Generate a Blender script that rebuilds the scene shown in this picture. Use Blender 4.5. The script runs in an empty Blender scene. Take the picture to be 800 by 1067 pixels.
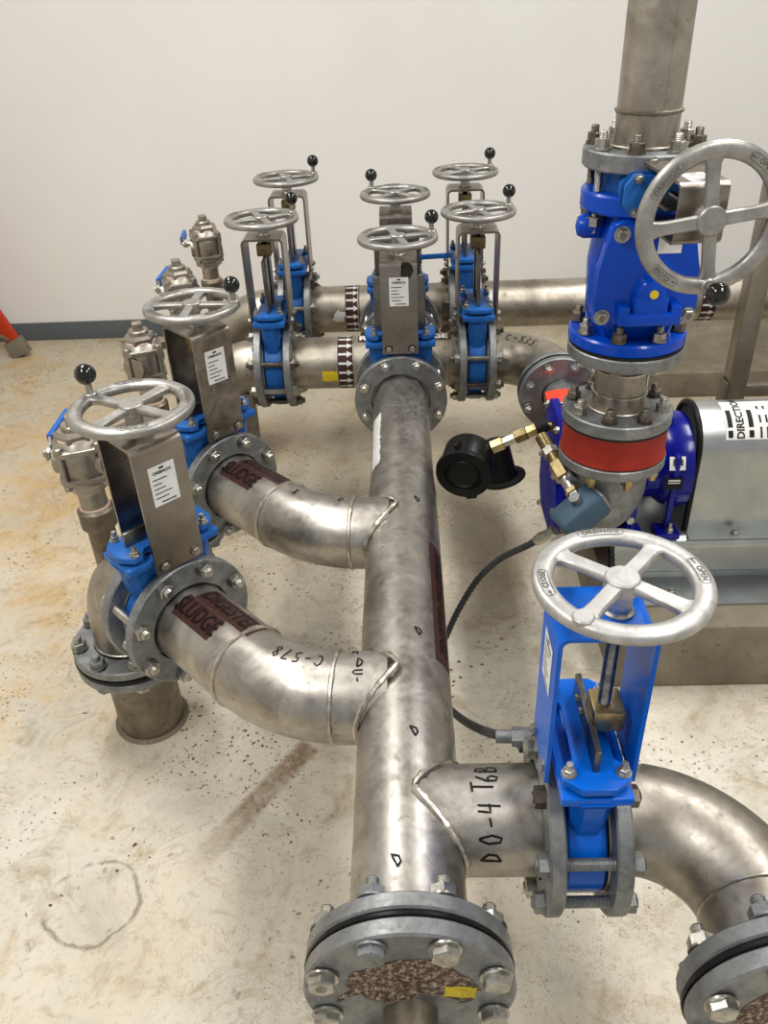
import bpy, bmesh, math, random
from math import sin, cos, pi, radians, sqrt, atan2
from mathutils import Vector, Matrix, noise

random.seed(7)
scene = bpy.context.scene
COL = scene.collection
V = Vector
I4 = Matrix.Identity(4)

def T(x, y=None, z=None):
    return Matrix.Translation(V((x, y, z)) if y is not None else V(x))
def RX(a): return Matrix.Rotation(a, 4, 'X')
def RY(a): return Matrix.Rotation(a, 4, 'Y')
def RZ(a): return Matrix.Rotation(a, 4, 'Z')
def align(d):
    """rotation taking local +Z onto direction d"""
    return V((0, 0, 1)).rotation_difference(V(d).normalized()).to_matrix().to_4x4()

def lin(r, g, b):
    f = lambda c: (c / 255 / 12.92) if c / 255 <= .04045 else ((c / 255 + .055) / 1.055) ** 2.4
    return (f(r), f(g), f(b), 1)

# ---------------------------------------------------------------- materials
def new_mat(name):
    m = bpy.data.materials.new(name); m.use_nodes = True
    nt = m.node_tree; nt.nodes.clear()
    out = nt.nodes.new('ShaderNodeOutputMaterial'); p = nt.nodes.new('ShaderNodeBsdfPrincipled')
    nt.links.new(p.outputs[0], out.inputs[0])
    return m, nt, p

def ramp(nt, src, stops, interp='LINEAR'):
    r = nt.nodes.new('ShaderNodeValToRGB'); r.color_ramp.interpolation = interp
    els = r.color_ramp.elements
    while len(els) < len(stops): els.new(.5)
    for e, (p, c) in zip(els, stops):
        e.position = p; e.color = c if len(c) == 4 else (*c, 1)
    nt.links.new(src, r.inputs[0]); return r.outputs[0]

def noise_tex(nt, vec, scale, detail=4, rough=.6, dist=0):
    n = nt.nodes.new('ShaderNodeTexNoise'); n.inputs['Scale'].default_value = scale
    n.inputs['Detail'].default_value = detail; n.inputs['Roughness'].default_value = rough
    n.inputs['Distortion'].default_value = dist
    nt.links.new(vec, n.inputs['Vector']); return n.outputs['Fac']

def mixc(nt, fac, a, b, mode='MIX'):
    m = nt.nodes.new('ShaderNodeMix'); m.data_type = 'RGBA'; m.blend_type = mode
    for s, i in ((fac, 0), (a, 6), (b, 7)):
        if isinstance(s, (int, float)): m.inputs[i].default_value = s
        elif isinstance(s, tuple): m.inputs[i].default_value = s
        else: nt.links.new(s, m.inputs[i])
    return m.outputs[2]

def math_n(nt, op, a, b=None, clamp=False):
    m = nt.nodes.new('ShaderNodeMath'); m.operation = op; m.use_clamp = clamp
    for s, i in ((a, 0), (b, 1)):
        if s is None: continue
        if isinstance(s, (int, float)): m.inputs[i].default_value = s
        else: nt.links.new(s, m.inputs[i])
    return m.outputs[0]

def coords(nt, kind='Object'):
    t = nt.nodes.new('ShaderNodeTexCoord'); return t.outputs[kind]

def bump(nt, p, h, strength=.2, dist=.002):
    b = nt.nodes.new('ShaderNodeBump'); b.inputs['Strength'].default_value = strength
    b.inputs['Distance'].default_value = dist
    nt.links.new(h, b.inputs['Height']); nt.links.new(b.outputs[0], p.inputs['Normal'])

def metal(name, c1, c2, rough=(.3, .5), scale=14, metallic=1.0, spots=None, bumpy=0):
    m, nt, p = new_mat(name); vec = coords(nt)
    n = noise_tex(nt, vec, scale, 6, .65, .6)
    col = ramp(nt, n, [(.32, lin(*c1)), (.68, lin(*c2))])
    n2 = noise_tex(nt, vec, scale * 5, 4, .6)
    if spots:
        f = ramp(nt, n2, [(.63, (0, 0, 0)), (.74, (1, 1, 1))])
        col = mixc(nt, f, col, lin(*spots))
    nt.links.new(col, p.inputs['Base Color'])
    p.inputs['Metallic'].default_value = metallic
    r = nt.nodes.new('ShaderNodeMapRange'); nt.links.new(n2, r.inputs[0])
    r.inputs[1].default_value = .3; r.inputs[2].default_value = .7
    r.inputs[3].default_value, r.inputs[4].default_value = rough
    nt.links.new(r.outputs[0], p.inputs['Roughness'])
    if bumpy: bump(nt, p, n2, bumpy, .001)
    return m

def paint(name, c, rough=.3, var=.12, scale=30, coat=0, metallic=0, dirt=None):
    m, nt, p = new_mat(name); vec = coords(nt)
    n = noise_tex(nt, vec, scale, 4)
    k = 1 - var
    a = lin(*c); col = ramp(nt, n, [(.3, tuple(x * k for x in a[:3])), (.65, a[:3])])
    if dirt:
        n3 = noise_tex(nt, vec, 9, 6, .7)
        col = mixc(nt, ramp(nt, n3, [(.55, (0, 0, 0)), (.72, (.8, .8, .8))]), col, lin(*dirt))
    nt.links.new(col, p.inputs['Base Color'])
    p.inputs['Roughness'].default_value = rough; p.inputs['Metallic'].default_value = metallic
    p.inputs['Specular IOR Level'].default_value = .2
    if coat: p.inputs['Coat Weight'].default_value = coat; p.inputs['Coat Roughness'].default_value = .12
    bump(nt, p, noise_tex(nt, vec, 90, 3), .12, .001)
    return m

M = {}
M['pipe'] = metal('brushed stainless pipe', (140, 136, 129), (194, 190, 183), (.32, .5), 11, spots=(136, 130, 120))
M['dullpipe'] = metal('dull stainless pipe', (136, 130, 120), (178, 172, 162), (.36, .54), 12, spots=(132, 124, 112))
M['rear'] = metal('old stainless pipe', (136, 129, 117), (182, 175, 162), (.36, .52), 9, spots=(128, 118, 102))
M['oldpipe'] = metal('brown tinged steel', (105, 98, 86), (150, 142, 128), (.4, .6), 12, spots=(95, 80, 62))
M['weld'] = metal('weld bead', (160, 150, 136), (216, 212, 204), (.25, .42), 50, bumpy=.5)
M['galv'] = metal('galvanised flange', (112, 115, 116), (150, 152, 152), (.42, .62), 30, .8, spots=(102, 102, 100), bumpy=.12)
M['zinc'] = metal('zinc bolt', (140, 138, 130), (196, 194, 186), (.28, .45), 40)
M['darkbolt'] = metal('dark stud', (84, 78, 70), (140, 132, 120), (.35, .5), 60)
M['wheel'] = metal('cast aluminium', (138, 136, 131), (178, 176, 171), (.36, .52), 22, .85, spots=(124, 120, 114), bumpy=.1)
M['palewheel'] = metal('pale cast aluminium', (156, 155, 152), (194, 193, 190), (.4, .55), 26, .75, spots=(150, 148, 144), bumpy=.1)
M['castmark'] = metal('cast lettering', (92, 90, 86), (120, 118, 112), (.5, .6), 40, .7)
M['yoke'] = metal('stainless sheet', (128, 120, 110), (160, 153, 143), (.28, .4), 6)
M['dirtyyoke'] = metal('stained stainless sheet', (84, 78, 70), (156, 148, 138), (.3, .5), 14, spots=(70, 62, 54))
M['dark'] = paint('dark packing', (26, 25, 24), .6)
M['rod'] = metal('greased rod', (38, 36, 34), (80, 76, 70), (.3, .45), 50)
M['thread'] = metal('threaded steel rod', (110, 108, 104), (180, 178, 172), (.25, .4), 60)
M['brass'] = metal('brass', (146, 130, 92), (190, 172, 128), (.32, .46), 40)
M['darkbrass'] = metal('dull brass', (96, 84, 58), (136, 120, 84), (.35, .5), 40)
M['gate'] = metal('steel gate', (96, 94, 90), (140, 138, 132), (.25, .4), 20)
M['blue'] = paint('mid blue valve paint', (34, 96, 172), .38, .25, 40)
M['bright'] = paint('bright blue paint', (0, 96, 204), .3, .12, 30, .1)
M['deep'] = paint('deep blue gloss paint', (0, 66, 178), .24, .1, 20, .16)
M['navy'] = paint('navy pump paint', (10, 18, 128), .25, .15, 20, .16)
M['navymat'] = paint('navy satin paint', (12, 18, 128), .5, .15, 20); M['navymat'].node_tree.nodes['Principled BSDF'].inputs['Specular IOR Level'].default_value = .12
M['black'] = paint('black gloss plastic', (10, 10, 10), .12, .1, 20, .8)
M['rubber'] = paint('black rubber', (15, 15, 16), .38)
M['hose'] = paint('grey black hose', (54, 57, 60), .5)
M['red'] = paint('worn red rubber', (150, 44, 32), .5, .3, 14)
M['orange'] = paint('orange red paint', (238, 76, 56), .4)
M['brown'] = paint('brown label', (66, 42, 38), .35, .2)
M['ink'] = paint('black ink', (18, 16, 15), .5)
M['labelink'] = paint('dark label ink', (24, 15, 14), .4)
M['white'] = paint('white sticker', (226, 226, 222), .4, .06)
M['worn'] = paint('worn white sticker', (216, 216, 212), .4, .06, 40, dirt=(120, 116, 110))
M['yellow'] = paint('yellow sticker', (214, 190, 40), .5, .1, 40, dirt=(60, 50, 30))
M['steelblue'] = paint('grey blue casting', (62, 84, 102), .45)
M['lever'] = paint('blue lever sleeve', (32, 92, 170), .4)
M['tape'] = paint('pink thread tape', (214, 190, 172), .6)
M['sheet'] = metal('galvanised sheet', (158, 162, 162), (186, 190, 188), (.3, .42), 5, .9)
M['post'] = metal('brushed post', (132, 126, 116), (158, 152, 142), (.35, .48), 10)
M['ladder'] = paint('red fibreglass', (190, 62, 32), .5, .2)
M['boot'] = paint('grey plastic boot', (120, 114, 98), .6)
M['red2'] = paint('red handle', (176, 30, 26), .4)

def rust_mat():
    m, nt, p = new_mat('flaking rust'); vec = coords(nt)
    n = noise_tex(nt, vec, 110, 8, .8)
    col = ramp(nt, n, [(.36, lin(48, 34, 26)), (.5, lin(88, 66, 50)), (.56, lin(168, 152, 132)), (.7, lin(200, 190, 176))])
    nt.links.new(col, p.inputs['Base Color']); p.inputs['Roughness'].default_value = .8
    bump(nt, p, n, .6, .002); return m
M['rust'] = rust_mat()

def concrete_mat():
    m, nt, p = new_mat('stained concrete plinth'); vec = coords(nt)
    n = noise_tex(nt, vec, 5, 8, .7); n2 = noise_tex(nt, vec, 40, 5, .7)
    col = ramp(nt, n, [(.3, lin(92, 84, 68)), (.55, lin(124, 114, 97)), (.75, lin(146, 137, 120))])
    col = mixc(nt, ramp(nt, n2, [(.58, (0, 0, 0)), (.68, (.7, .7, .7))]), col, lin(84, 72, 56))
    nt.links.new(col, p.inputs['Base Color']); p.inputs['Roughness'].default_value = .75
    bump(nt, p, n2, .3, .003); return m
M['concrete'] = concrete_mat()

def floor_mat():
    m, nt, p = new_mat('worn cream painted concrete'); vec = coords(nt)
    L = nt.links
    big = noise_tex(nt, vec, 1.3, 6, .6, .3); mid = noise_tex(nt, vec, 5.5, 8, .72, .6)
    fine = noise_tex(nt, vec, 26, 8, .75, .4); grit = noise_tex(nt, vec, 95, 4, .6)
    sep = nt.nodes.new('ShaderNodeSeparateXYZ'); L.new(vec, sep.inputs[0])
    X, Y = sep.outputs[0], sep.outputs[1]
    col = ramp(nt, mid, [(.3, lin(178, 169, 148)), (.5, lin(206, 201, 186)), (.7, lin(218, 215, 204))])
    # light falloff painted in: floor colour gets darker and greyer towards the back
    back = math_n(nt, 'MULTIPLY', math_n(nt, 'SUBTRACT', Y, 1.9), .9, True)
    col = mixc(nt, math_n(nt, 'MULTIPLY', back, .75), col, lin(180, 171, 150))
    # ochre rust staining, stronger on the left
    left = math_n(nt, 'MULTIPLY', math_n(nt, 'ADD', math_n(nt, 'MULTIPLY', X, -1.0), -.35), 1.6, True)
    st = ramp(nt, math_n(nt, 'MULTIPLY', big, mid), [(.20, (0, 0, 0)), (.34, (1, 1, 1))])
    st2 = math_n(nt, 'MULTIPLY', st, math_n(nt, 'ADD', math_n(nt, 'MULTIPLY', left, .55), .30))
    col = mixc(nt, st2, col, lin(188, 158, 108))
    och = ramp(nt, fine, [(.56, (0, 0, 0)), (.7, (1, 1, 1))])
    och = math_n(nt, 'MULTIPLY', math_n(nt, 'MULTIPLY', och, ramp(nt, big, [(.46, (0, 0, 0)), (.6, (1, 1, 1))])), .55)
    col = mixc(nt, och, col, lin(150, 112, 66))
    # dark specks and chips
    def specks(scale, thr, seedv, colour, gate):
        nonlocal col
        v = nt.nodes.new('ShaderNodeTexVoronoi'); v.inputs['Scale'].default_value = scale
        mp = nt.nodes.new('ShaderNodeMapping'); mp.inputs['Location'].default_value = (seedv, seedv * 1.7, 0)
        wob = nt.nodes.new('ShaderNodeVectorMath'); wob.operation = 'ADD'
        nz = nt.nodes.new('ShaderNodeTexNoise'); nz.inputs['Scale'].default_value = scale * 1.4
        L.new(vec, nz.inputs['Vector'])
        sc = nt.nodes.new('ShaderNodeVectorMath'); sc.operation = 'SCALE'; sc.inputs['Scale'].default_value = .9 / scale
        L.new(nz.outputs['Color'], sc.inputs[0]); L.new(vec, wob.inputs[0]); L.new(sc.outputs[0], wob.inputs[1])
        L.new(wob.outputs[0], mp.inputs[0]); L.new(mp.outputs[0], v.inputs['Vector'])
        s = ramp(nt, v.outputs['Distance'], [(thr, (1, 1, 1)), (thr * 1.5, (0, 0, 0))])
        g = ramp(nt, noise_tex(nt, mp.outputs[0], gate[0], 4, .6), [(gate[1], (0, 0, 0)), (gate[1] + .08, (1, 1, 1))])
        col = mixc(nt, math_n(nt, 'MULTIPLY', s, g), col, colour)
    # peeling edges of old paint: thin brown outlines and dull patches
    edge = ramp(nt, math_n(nt, 'ABSOLUTE', math_n(nt, 'SUBTRACT', mid, .505)), [(.002, (1, 1, 1)), (.010, (0, 0, 0))])
    gate = ramp(nt, noise_tex(nt, vec, 3.1, 4, .6), [(.47, (0, 0, 0)), (.58, (1, 1, 1))])
    col = mixc(nt, math_n(nt, 'MULTIPLY', math_n(nt, 'MULTIPLY', edge, gate), .42), col, lin(126, 100, 66))
    dull = ramp(nt, noise_tex(nt, vec, 7.5, 8, .75, 1.2), [(.52, (0, 0, 0)), (.66, (1, 1, 1))])
    col = mixc(nt, math_n(nt, 'MULTIPLY', dull, .6), col, lin(152, 130, 94))
    mott = ramp(nt, noise_tex(nt, vec, 48, 6, .75, .5), [(.54, (0, 0, 0)), (.7, (1, 1, 1))])
    col = mixc(nt, math_n(nt, 'MULTIPLY', mott, .55), col, lin(146, 126, 94))
    specks(140, .15, 1.3, lin(110, 94, 70), (2.4, .54))
    specks(62, .15, 3.1, lin(86, 72, 54), (1.9, .52))
    specks(34, .12, 9.3, lin(58, 48, 38), (2.2, .53))
    specks(48, .15, 14.1, lin(70, 58, 44), (1.5, .56))
    specks(15, .07, 5.7, lin(66, 54, 40), (1.7, .52))
    # ring left by a bucket
    wn = math_n(nt, 'MULTIPLY', math_n(nt, 'SUBTRACT', noise_tex(nt, vec, 14, 4), .5), .05)
    dx = math_n(nt, 'SUBTRACT', X, -.70); dy = math_n(nt, 'SUBTRACT', Y, 1.015)
    d = math_n(nt, 'SQRT', math_n(nt, 'ADD', math_n(nt, 'MULTIPLY', dx, dx), math_n(nt, 'MULTIPLY', dy, dy)))
    d = math_n(nt, 'ABSOLUTE', math_n(nt, 'SUBTRACT', math_n(nt, 'ADD', d, wn), .098))
    ring = ramp(nt, d, [(.0012, (1, 1, 1)), (.007, (0, 0, 0))])
    ring = math_n(nt, 'MULTIPLY', ring, ramp(nt, noise_tex(nt, vec, 11, 3), [(.4, (0, 0, 0)), (.55, (.75, .75, .75))]))
    col = mixc(nt, ring, col, lin(104, 88, 66))
    # brown scuff track leading under the elbow
    ux, uy = -.555, -.832
    ax = math_n(nt, 'SUBTRACT', X, -.255); ay = math_n(nt, 'SUBTRACT', Y, 1.455)
    along = math_n(nt, 'ADD', math_n(nt, 'MULTIPLY', ax, ux), math_n(nt, 'MULTIPLY', ay, uy))
    perp = math_n(nt, 'ABSOLUTE', math_n(nt, 'SUBTRACT', math_n(nt, 'MULTIPLY', ax, uy), math_n(nt, 'MULTIPLY', ay, ux)))
    tr = ramp(nt, perp, [(.022, (1, 1, 1)), (.036, (0, 0, 0))])
    tr = math_n(nt, 'MULTIPLY', tr, ramp(nt, along, [(.02, (0, 0, 0)), (.03, (1, 1, 1)), (.25, (.8, .8, .8)), (.46, (0, 0, 0))]))
    tr = math_n(nt, 'MULTIPLY', tr, ramp(nt, fine, [(.35, (.35, .35, .35)), (.58, (.95, .95, .95))]))
    col = mixc(nt, tr, col, lin(120, 94, 60))
    L.new(col, p.inputs['Base Color'])
    wet = ramp(nt, noise_tex(nt, vec, 1.6, 5, .7, .5), [(.46, (.62, .62, .62)), (.6, (.3, .3, .3))])
    L.new(wet, p.inputs['Roughness'])
    p.inputs['Specular IOR Level'].default_value = .4
    bump(nt, p, math_n(nt, 'ADD', fine, math_n(nt, 'MULTIPLY', grit, .4)), .22, .004)
    return m
M['floor'] = floor_mat()

def wall_mat():
    m, nt, p = new_mat('white painted wall'); vec = coords(nt)
    n = noise_tex(nt, vec, 1.1, 4); n2 = noise_tex(nt, vec, 9, 8, .75, 1.5)
    col = ramp(nt, n, [(.3, lin(222, 220, 217)), (.7, lin(228, 227, 224))])
    f = math_n(nt, 'MULTIPLY', ramp(nt, n2, [(.69, (0, 0, 0)), (.76, (1, 1, 1))]), .4)
    col = mixc(nt, f, col, lin(190, 184, 176))
    nt.links.new(col, p.inputs['Base Color']); p.inputs['Roughness'].default_value = .5
    bump(nt, p, noise_tex(nt, vec, 160, 2), .05, .001); return m
M['wall'] = wall_mat()
M['base'] = paint('grey vinyl skirting', (92, 98, 101), .5, .08)

# ---------------------------------------------------------------- mesh building
class MB:
    def __init__(self): self.bm = bmesh.new()
    def ring_loft(self, rings, close_u=True, caps=(True, True), flip=False):
        bm = self.bm; vs = [[bm.verts.new(p) for p in r] for r in rings]
        n = len(rings[0])
        for a, b in zip(vs[:-1], vs[1:]):
            for i in range(n if close_u else n - 1):
                j = (i + 1) % n
                try: bm.faces.new((a[i], a[j], b[j], b[i]))
                except ValueError: pass
        if caps[0]: bm.faces.new(list(reversed(vs[0])))
        if caps[1]: bm.faces.new(vs[-1])
        return self
    def lathe(self, prof, mat=I4, seg=40, closed=False, off=0):
        """prof: list of (r, h) revolved about local Z"""
        bm = self.bm; rows = []
        for r, h in prof:
            if r < 1e-6: rows.append([bm.verts.new(mat @ V((0, 0, h)))])
            else: rows.append([bm.verts.new(mat @ V((r * cos(off + 2 * pi * i / seg), r * sin(off + 2 * pi * i / seg), h))) for i in range(seg)])
        pairs = list(zip(rows[:-1], rows[1:]))
        if closed: pairs.append((rows[-1], rows[0]))
        for a, b in pairs:
            for i in range(seg):
                j = (i + 1) % seg
                if len(a) == 1 and len(b) == 1: continue
                if len(a) == 1: bm.faces.new((a[0], b[j], b[i]))
                elif len(b) == 1: bm.faces.new((a[i], a[j], b[0]))
                else: bm.faces.new((a[i], a[j], b[j], b[i]))
        return self
    def cyl(self, r, h0, h1, mat=I4, seg=32, bev=0, off=0):
        b = bev
        pr = [(0, h0), (r - b, h0), (r, h0 + b), (r, h1 - b), (r - b, h1), (0, h1)] if b else [(0, h0), (r, h0), (r, h1), (0, h1)]
        return self.lathe(pr, mat, seg, off=off)
    def ring(self, ri, ro, h0, h1, mat=I4, seg=48, bev=.002):
        b = bev
        return self.lathe([(ri, h0), (ro - b, h0), (ro, h0 + b), (ro, h1 - b), (ro - b, h1), (ri, h1)], mat, seg, closed=True)
    def hexa(self, r, h0, h1, mat=I4, chamfer=.15):
        c = r * chamfer
        return self.lathe([(0, h0), (r * .99, h0), (r, h0 + c * .3), (r, h1 - c * .6), (r * .86, h1), (0, h1)], mat, 6)
    def box(self, sx, sy, sz, mat=I4, bev=0, seg=2):
        t = bmesh.new(); bmesh.ops.create_cube(t, size=1)
        for v in t.verts: v.co = V((v.co.x * sx, v.co.y * sy, v.co.z * sz))
        if bev: bmesh.ops.bevel(t, geom=t.edges[:], offset=bev, segments=seg, affect='EDGES', profile=.5)
        return self.merge(t, mat)
    def prism(self, pts, h0, h1, mat=I4, bev=0):
        """polygon in local XY extruded along local Z"""
        t = bmesh.new()
        a = [t.verts.new((x, y, h0)) for x, y in pts]; b = [t.verts.new((x, y, h1)) for x, y in pts]
        n = len(pts); t.faces.new(list(reversed(a))); t.faces.new(b)
        for i in range(n): t.faces.new((a[i], a[(i + 1) % n], b[(i + 1) % n], b[i]))
        if bev: bmesh.ops.bevel(t, geom=t.edges[:], offset=bev, segments=2, affect='EDGES', profile=.5)
        return self.merge(t, mat)
    def merge(self, t, mat=I4):
        bm = self.bm; mp = {}
        for v in t.verts: mp[v] = bm.verts.new(mat @ v.co)
        for f in t.faces:
            try: bm.faces.new([mp[v] for v in f.verts])
            except ValueError: pass
        t.free(); return self
    def tube(self, pts, r, seg=16, caps=True, mat=I4):
        """sweep a circle (radius or list of radii) along a polyline, parallel transport"""
        pts = [mat @ V(p) for p in pts]; n = len(pts)
        rs = r if isinstance(r, (list, tuple)) else [r] * n
        tg = []
        for i in range(n):
            d = (pts[min(i + 1, n - 1)] - pts[max(i - 1, 0)]); tg.append(d.normalized())
        a = V((0, 0, 1)) if abs(tg[0].z) < .9 else V((0, 1, 0))
        u = (a - tg[0] * a.dot(tg[0])).normalized(); rings = []
        for i in range(n):
            if i: u = (tg[i - 1].rotation_difference(tg[i]) @ u); u = (u - tg[i] * u.dot(tg[i])).normalized()
            w = tg[i].cross(u)
            rings.append([pts[i] + (u * cos(2 * pi * k / seg) + w * sin(2 * pi * k / seg)) * rs[i] for k in range(seg)])
        return self.ring_loft(rings, caps=(caps, caps))
    def closed_tube(self, pts, r, seg=8):
        pts = [V(p) for p in pts]; n = len(pts); rings = []
        c = sum(pts, V()) / n
        nrm = V((0, 0, 0))
        for i in range(n): nrm += (pts[i] - c).cross(pts[(i + 1) % n] - c)
        nrm.normalize()
        for i in range(n):
            t = (pts[(i + 1) % n] - pts[i - 1]).normalized(); u = (nrm - t * nrm.dot(t)).normalized(); w = t.cross(u)
            rr = r(i) if callable(r) else r
            rings.append([pts[i] + (u * cos(2 * pi * k / seg) + w * sin(2 * pi * k / seg)) * rr for k in range(seg)])
        rings.append(rings[0])
        return self.ring_loft(rings, caps=(False, False))
    def grid(self, nu, nv, f):
        bm = self.bm; vs = [[bm.verts.new(f(i / nu, j / nv)) for j in range(nv + 1)] for i in range(nu + 1)]
        for i in range(nu):
            for j in range(nv): bm.faces.new((vs[i][j], vs[i + 1][j], vs[i + 1][j + 1], vs[i][j + 1]))
        return self

def make_mesh(name, mb, mat, angle=38, fix=True):
    bm = mb.bm
    bmesh.ops.remove_doubles(bm, verts=bm.verts[:], dist=1e-6)
    if fix: bmesh.ops.recalc_face_normals(bm, faces=bm.faces[:])
    for f in bm.faces: f.smooth = True
    for e in bm.edges:
        if len(e.link_faces) == 2 and e.calc_face_angle(0) > radians(angle): e.smooth = False
    me = bpy.data.meshes.new(name); bm.to_mesh(me); bm.free()
    me.materials.append(mat if not isinstance(mat, str) else M[mat])
    return me

def part(name, mb, mat, parent=None, label=None, angle=38, kind=None, fix=True):
    me = mb if isinstance(mb, bpy.types.Mesh) else make_mesh(name, mb, mat, angle, fix)
    o = bpy.data.objects.new(name, me); COL.objects.link(o)
    if parent is not None: o.parent = parent
    if label: o['label'] = label
    if kind: o['kind'] = kind
    return o

def thing(name, label, cat, mat=I4, group=None):
    o = bpy.data.objects.new(name, None); COL.objects.link(o); o.matrix_world = mat
    o.empty_display_size = .05
    o['label'] = label; o['category'] = cat
    if group: o['group'] = group
    return o

def tag(o, label, cat, group=None):
    o['label'] = label; o['category'] = cat
    if group: o['group'] = group
    return o

def struct(name, mb, mat, label=None):
    o = part(name, mb, mat); o['kind'] = 'structure'
    if label: o['label'] = label
    return o

# ---------------------------------------------------------------- flat artwork mapped on surfaces
def text_bm(s, size, bold=.0, spacing=1.0, shear=0, fine=.006):
    cu = bpy.data.curves.new('lettering', 'FONT'); cu.body = s; cu.size = size
    cu.align_x = 'CENTER'; cu.align_y = 'CENTER'; cu.space_character = spacing; cu.offset = bold; cu.shear = shear
    cu.resolution_u = 3
    ob = bpy.data.objects.new('lettering', cu); COL.objects.link(ob)
    dg = bpy.context.evaluated_depsgraph_get(); dg.update()
    me = bpy.data.meshes.new_from_object(ob.evaluated_get(dg))
    bpy.data.objects.remove(ob); bpy.data.curves.remove(cu)
    t = bmesh.new(); t.from_mesh(me); bpy.data.meshes.remove(me)
    bmesh.ops.triangulate(t, faces=t.faces[:])
    for _ in range(4):
        ed = [e for e in t.edges if e.calc_length() > fine]
        if not ed: break
        bmesh.ops.subdivide_edges(t, edges=ed, cuts=1); bmesh.ops.triangulate(t, faces=t.faces[:])
    return t

STROKES = {
 'C': [[(.85, .8), (.5, 1), (.15, .75), (.1, .4), (.3, .05), (.75, .1)]],
 '-': [[(.2, .45), (.8, .5)]],
 '5': [[(.8, 1), (.3, .95), (.25, .6), (.6, .6), (.75, .3), (.5, .02), (.15, .1)]],
 '7': [[(.15, .95), (.8, 1), (.4, 0)]],
 '2': [[(.15, .8), (.45, 1), (.75, .75), (.2, .05), (.8, .1)]],
 '8': [[(.5, .52), (.2, .78), (.5, 1), (.78, .78), (.5, .52), (.2, .22), (.5, 0), (.8, .25), (.5, .52)]],
 '3': [[(.2, .95), (.6, 1), (.7, .75), (.4, .55), (.75, .3), (.5, 0), (.15, .1)]],
 '0': [[(.5, 1), (.2, .6), (.3, .1), (.6, .02), (.8, .45), (.6, .95), (.5, 1)]],
 '4': [[(.3, 1), (.2, .45), (.8, .5)], [(.7, 1), (.62, 0)]],
 'T': [[(.1, .95), (.9, 1)], [(.5, .98), (.45, 0)]],
 '6': [[(.7, 1), (.25, .5), (.3, .08), (.6, .02), (.75, .3), (.5, .5), (.28, .35)]],
 'B': [[(.2, 0), (.25, 1), (.65, .9), (.6, .6), (.28, .52), (.75, .4), (.7, .08), (.2, 0)]],
 'D': [[(.2, .05), (.3, .95), (.8, .6), (.7, .25), (.2, .05)]],
 'W': [[(.1, 1), (.25, .1), (.5, .7), (.65, .05), (.95, 1)]],
 'M': [[(.1, 0), (.2, 1), (.5, .3), (.75, 1), (.9, 0)]],
 '.': [[(.4, .0), (.5, .06)]],
 'X': [[(.2, 1), (.8, 0)], [(.8, .9), (.2, .1)]],
 'U': [[(.15, 1), (.2, .2), (.5, 0), (.8, .2), (.85, 1)]],
 ' ': [],
}
def hand_bm(s, h, w=None, th=.0042, gap=.25):
    """handwritten marker strokes as flat ribbons, centred on the origin"""
    w = w or h * .62; t = bmesh.new(); x = -(len(s) * w * (1 + gap)) / 2
    for ch in s:
        for st in STROKES.get(ch, []):
            pts = [V((x + px * w, (py - .5) * h, 0)) for px, py in st]
            dense = []
            for a, b in zip(pts[:-1], pts[1:]):
                k = max(1, int((b - a).length / .005))
                dense += [a.lerp(b, i / k) for i in range(k)]
            dense.append(pts[-1]); prev = None
            for i, p in enumerate(dense):
                d = (dense[min(i + 1, len(dense) - 1)] - dense[max(i - 1, 0)]).normalized()
                nn = V((-d.y, d.x, 0)) * th / 2
                cur = (t.verts.new(p + nn), t.verts.new(p - nn))
                if prev: t.faces.new((prev[0], prev[1], cur[1], cur[0]))
                prev = cur
        x += w * (1 + gap)
    return t

def squeeze(t, k):
    for v in t.verts: v.co.x *= k
    return t

def rect_bm(w, h, n=.006, ragged=0):
    t = bmesh.new(); nu = max(1, int(w / n)); nv = max(1, int(h / n))
    vs = [[t.verts.new((-w / 2 + w * i / nu + (random.uniform(-ragged, ragged) if i in (0, nu) else 0),
                        -h / 2 + h * j / nv + (random.uniform(-ragged, ragged) if j in (0, nv) else 0), 0)) for j in range(nv + 1)] for i in range(nu + 1)]
    for i in range(nu):
        for j in range(nv): t.faces.new((vs[i][j], vs[i + 1][j], vs[i + 1][j + 1], vs[i][j + 1]))
    return t

def arrow_bm(L, w):
    t = bmesh.new(); s = w * .17
    a = [t.verts.new(p) for p in ((-L / 2, -s, 0), (L * .12, -s, 0), (L * .12, s, 0), (-L / 2, s, 0))]; t.faces.new(a)
    b = [t.verts.new(p) for p in ((L * .08, -w / 2, 0), (L / 2, 0, 0), (L * .08, w / 2, 0))]; t.faces.new(b)
    return t

def place(mb, t, f, rot=0, du=0, dv=0):
    """map flat artwork t through f(u, v) -> point"""
    c, s = cos(rot), sin(rot)
    for v in t.verts:
        x, y = v.co.x, v.co.y
        v.co = f(du + x * c - y * s, dv + x * s + y * c)
    return mb.merge(t)

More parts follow.
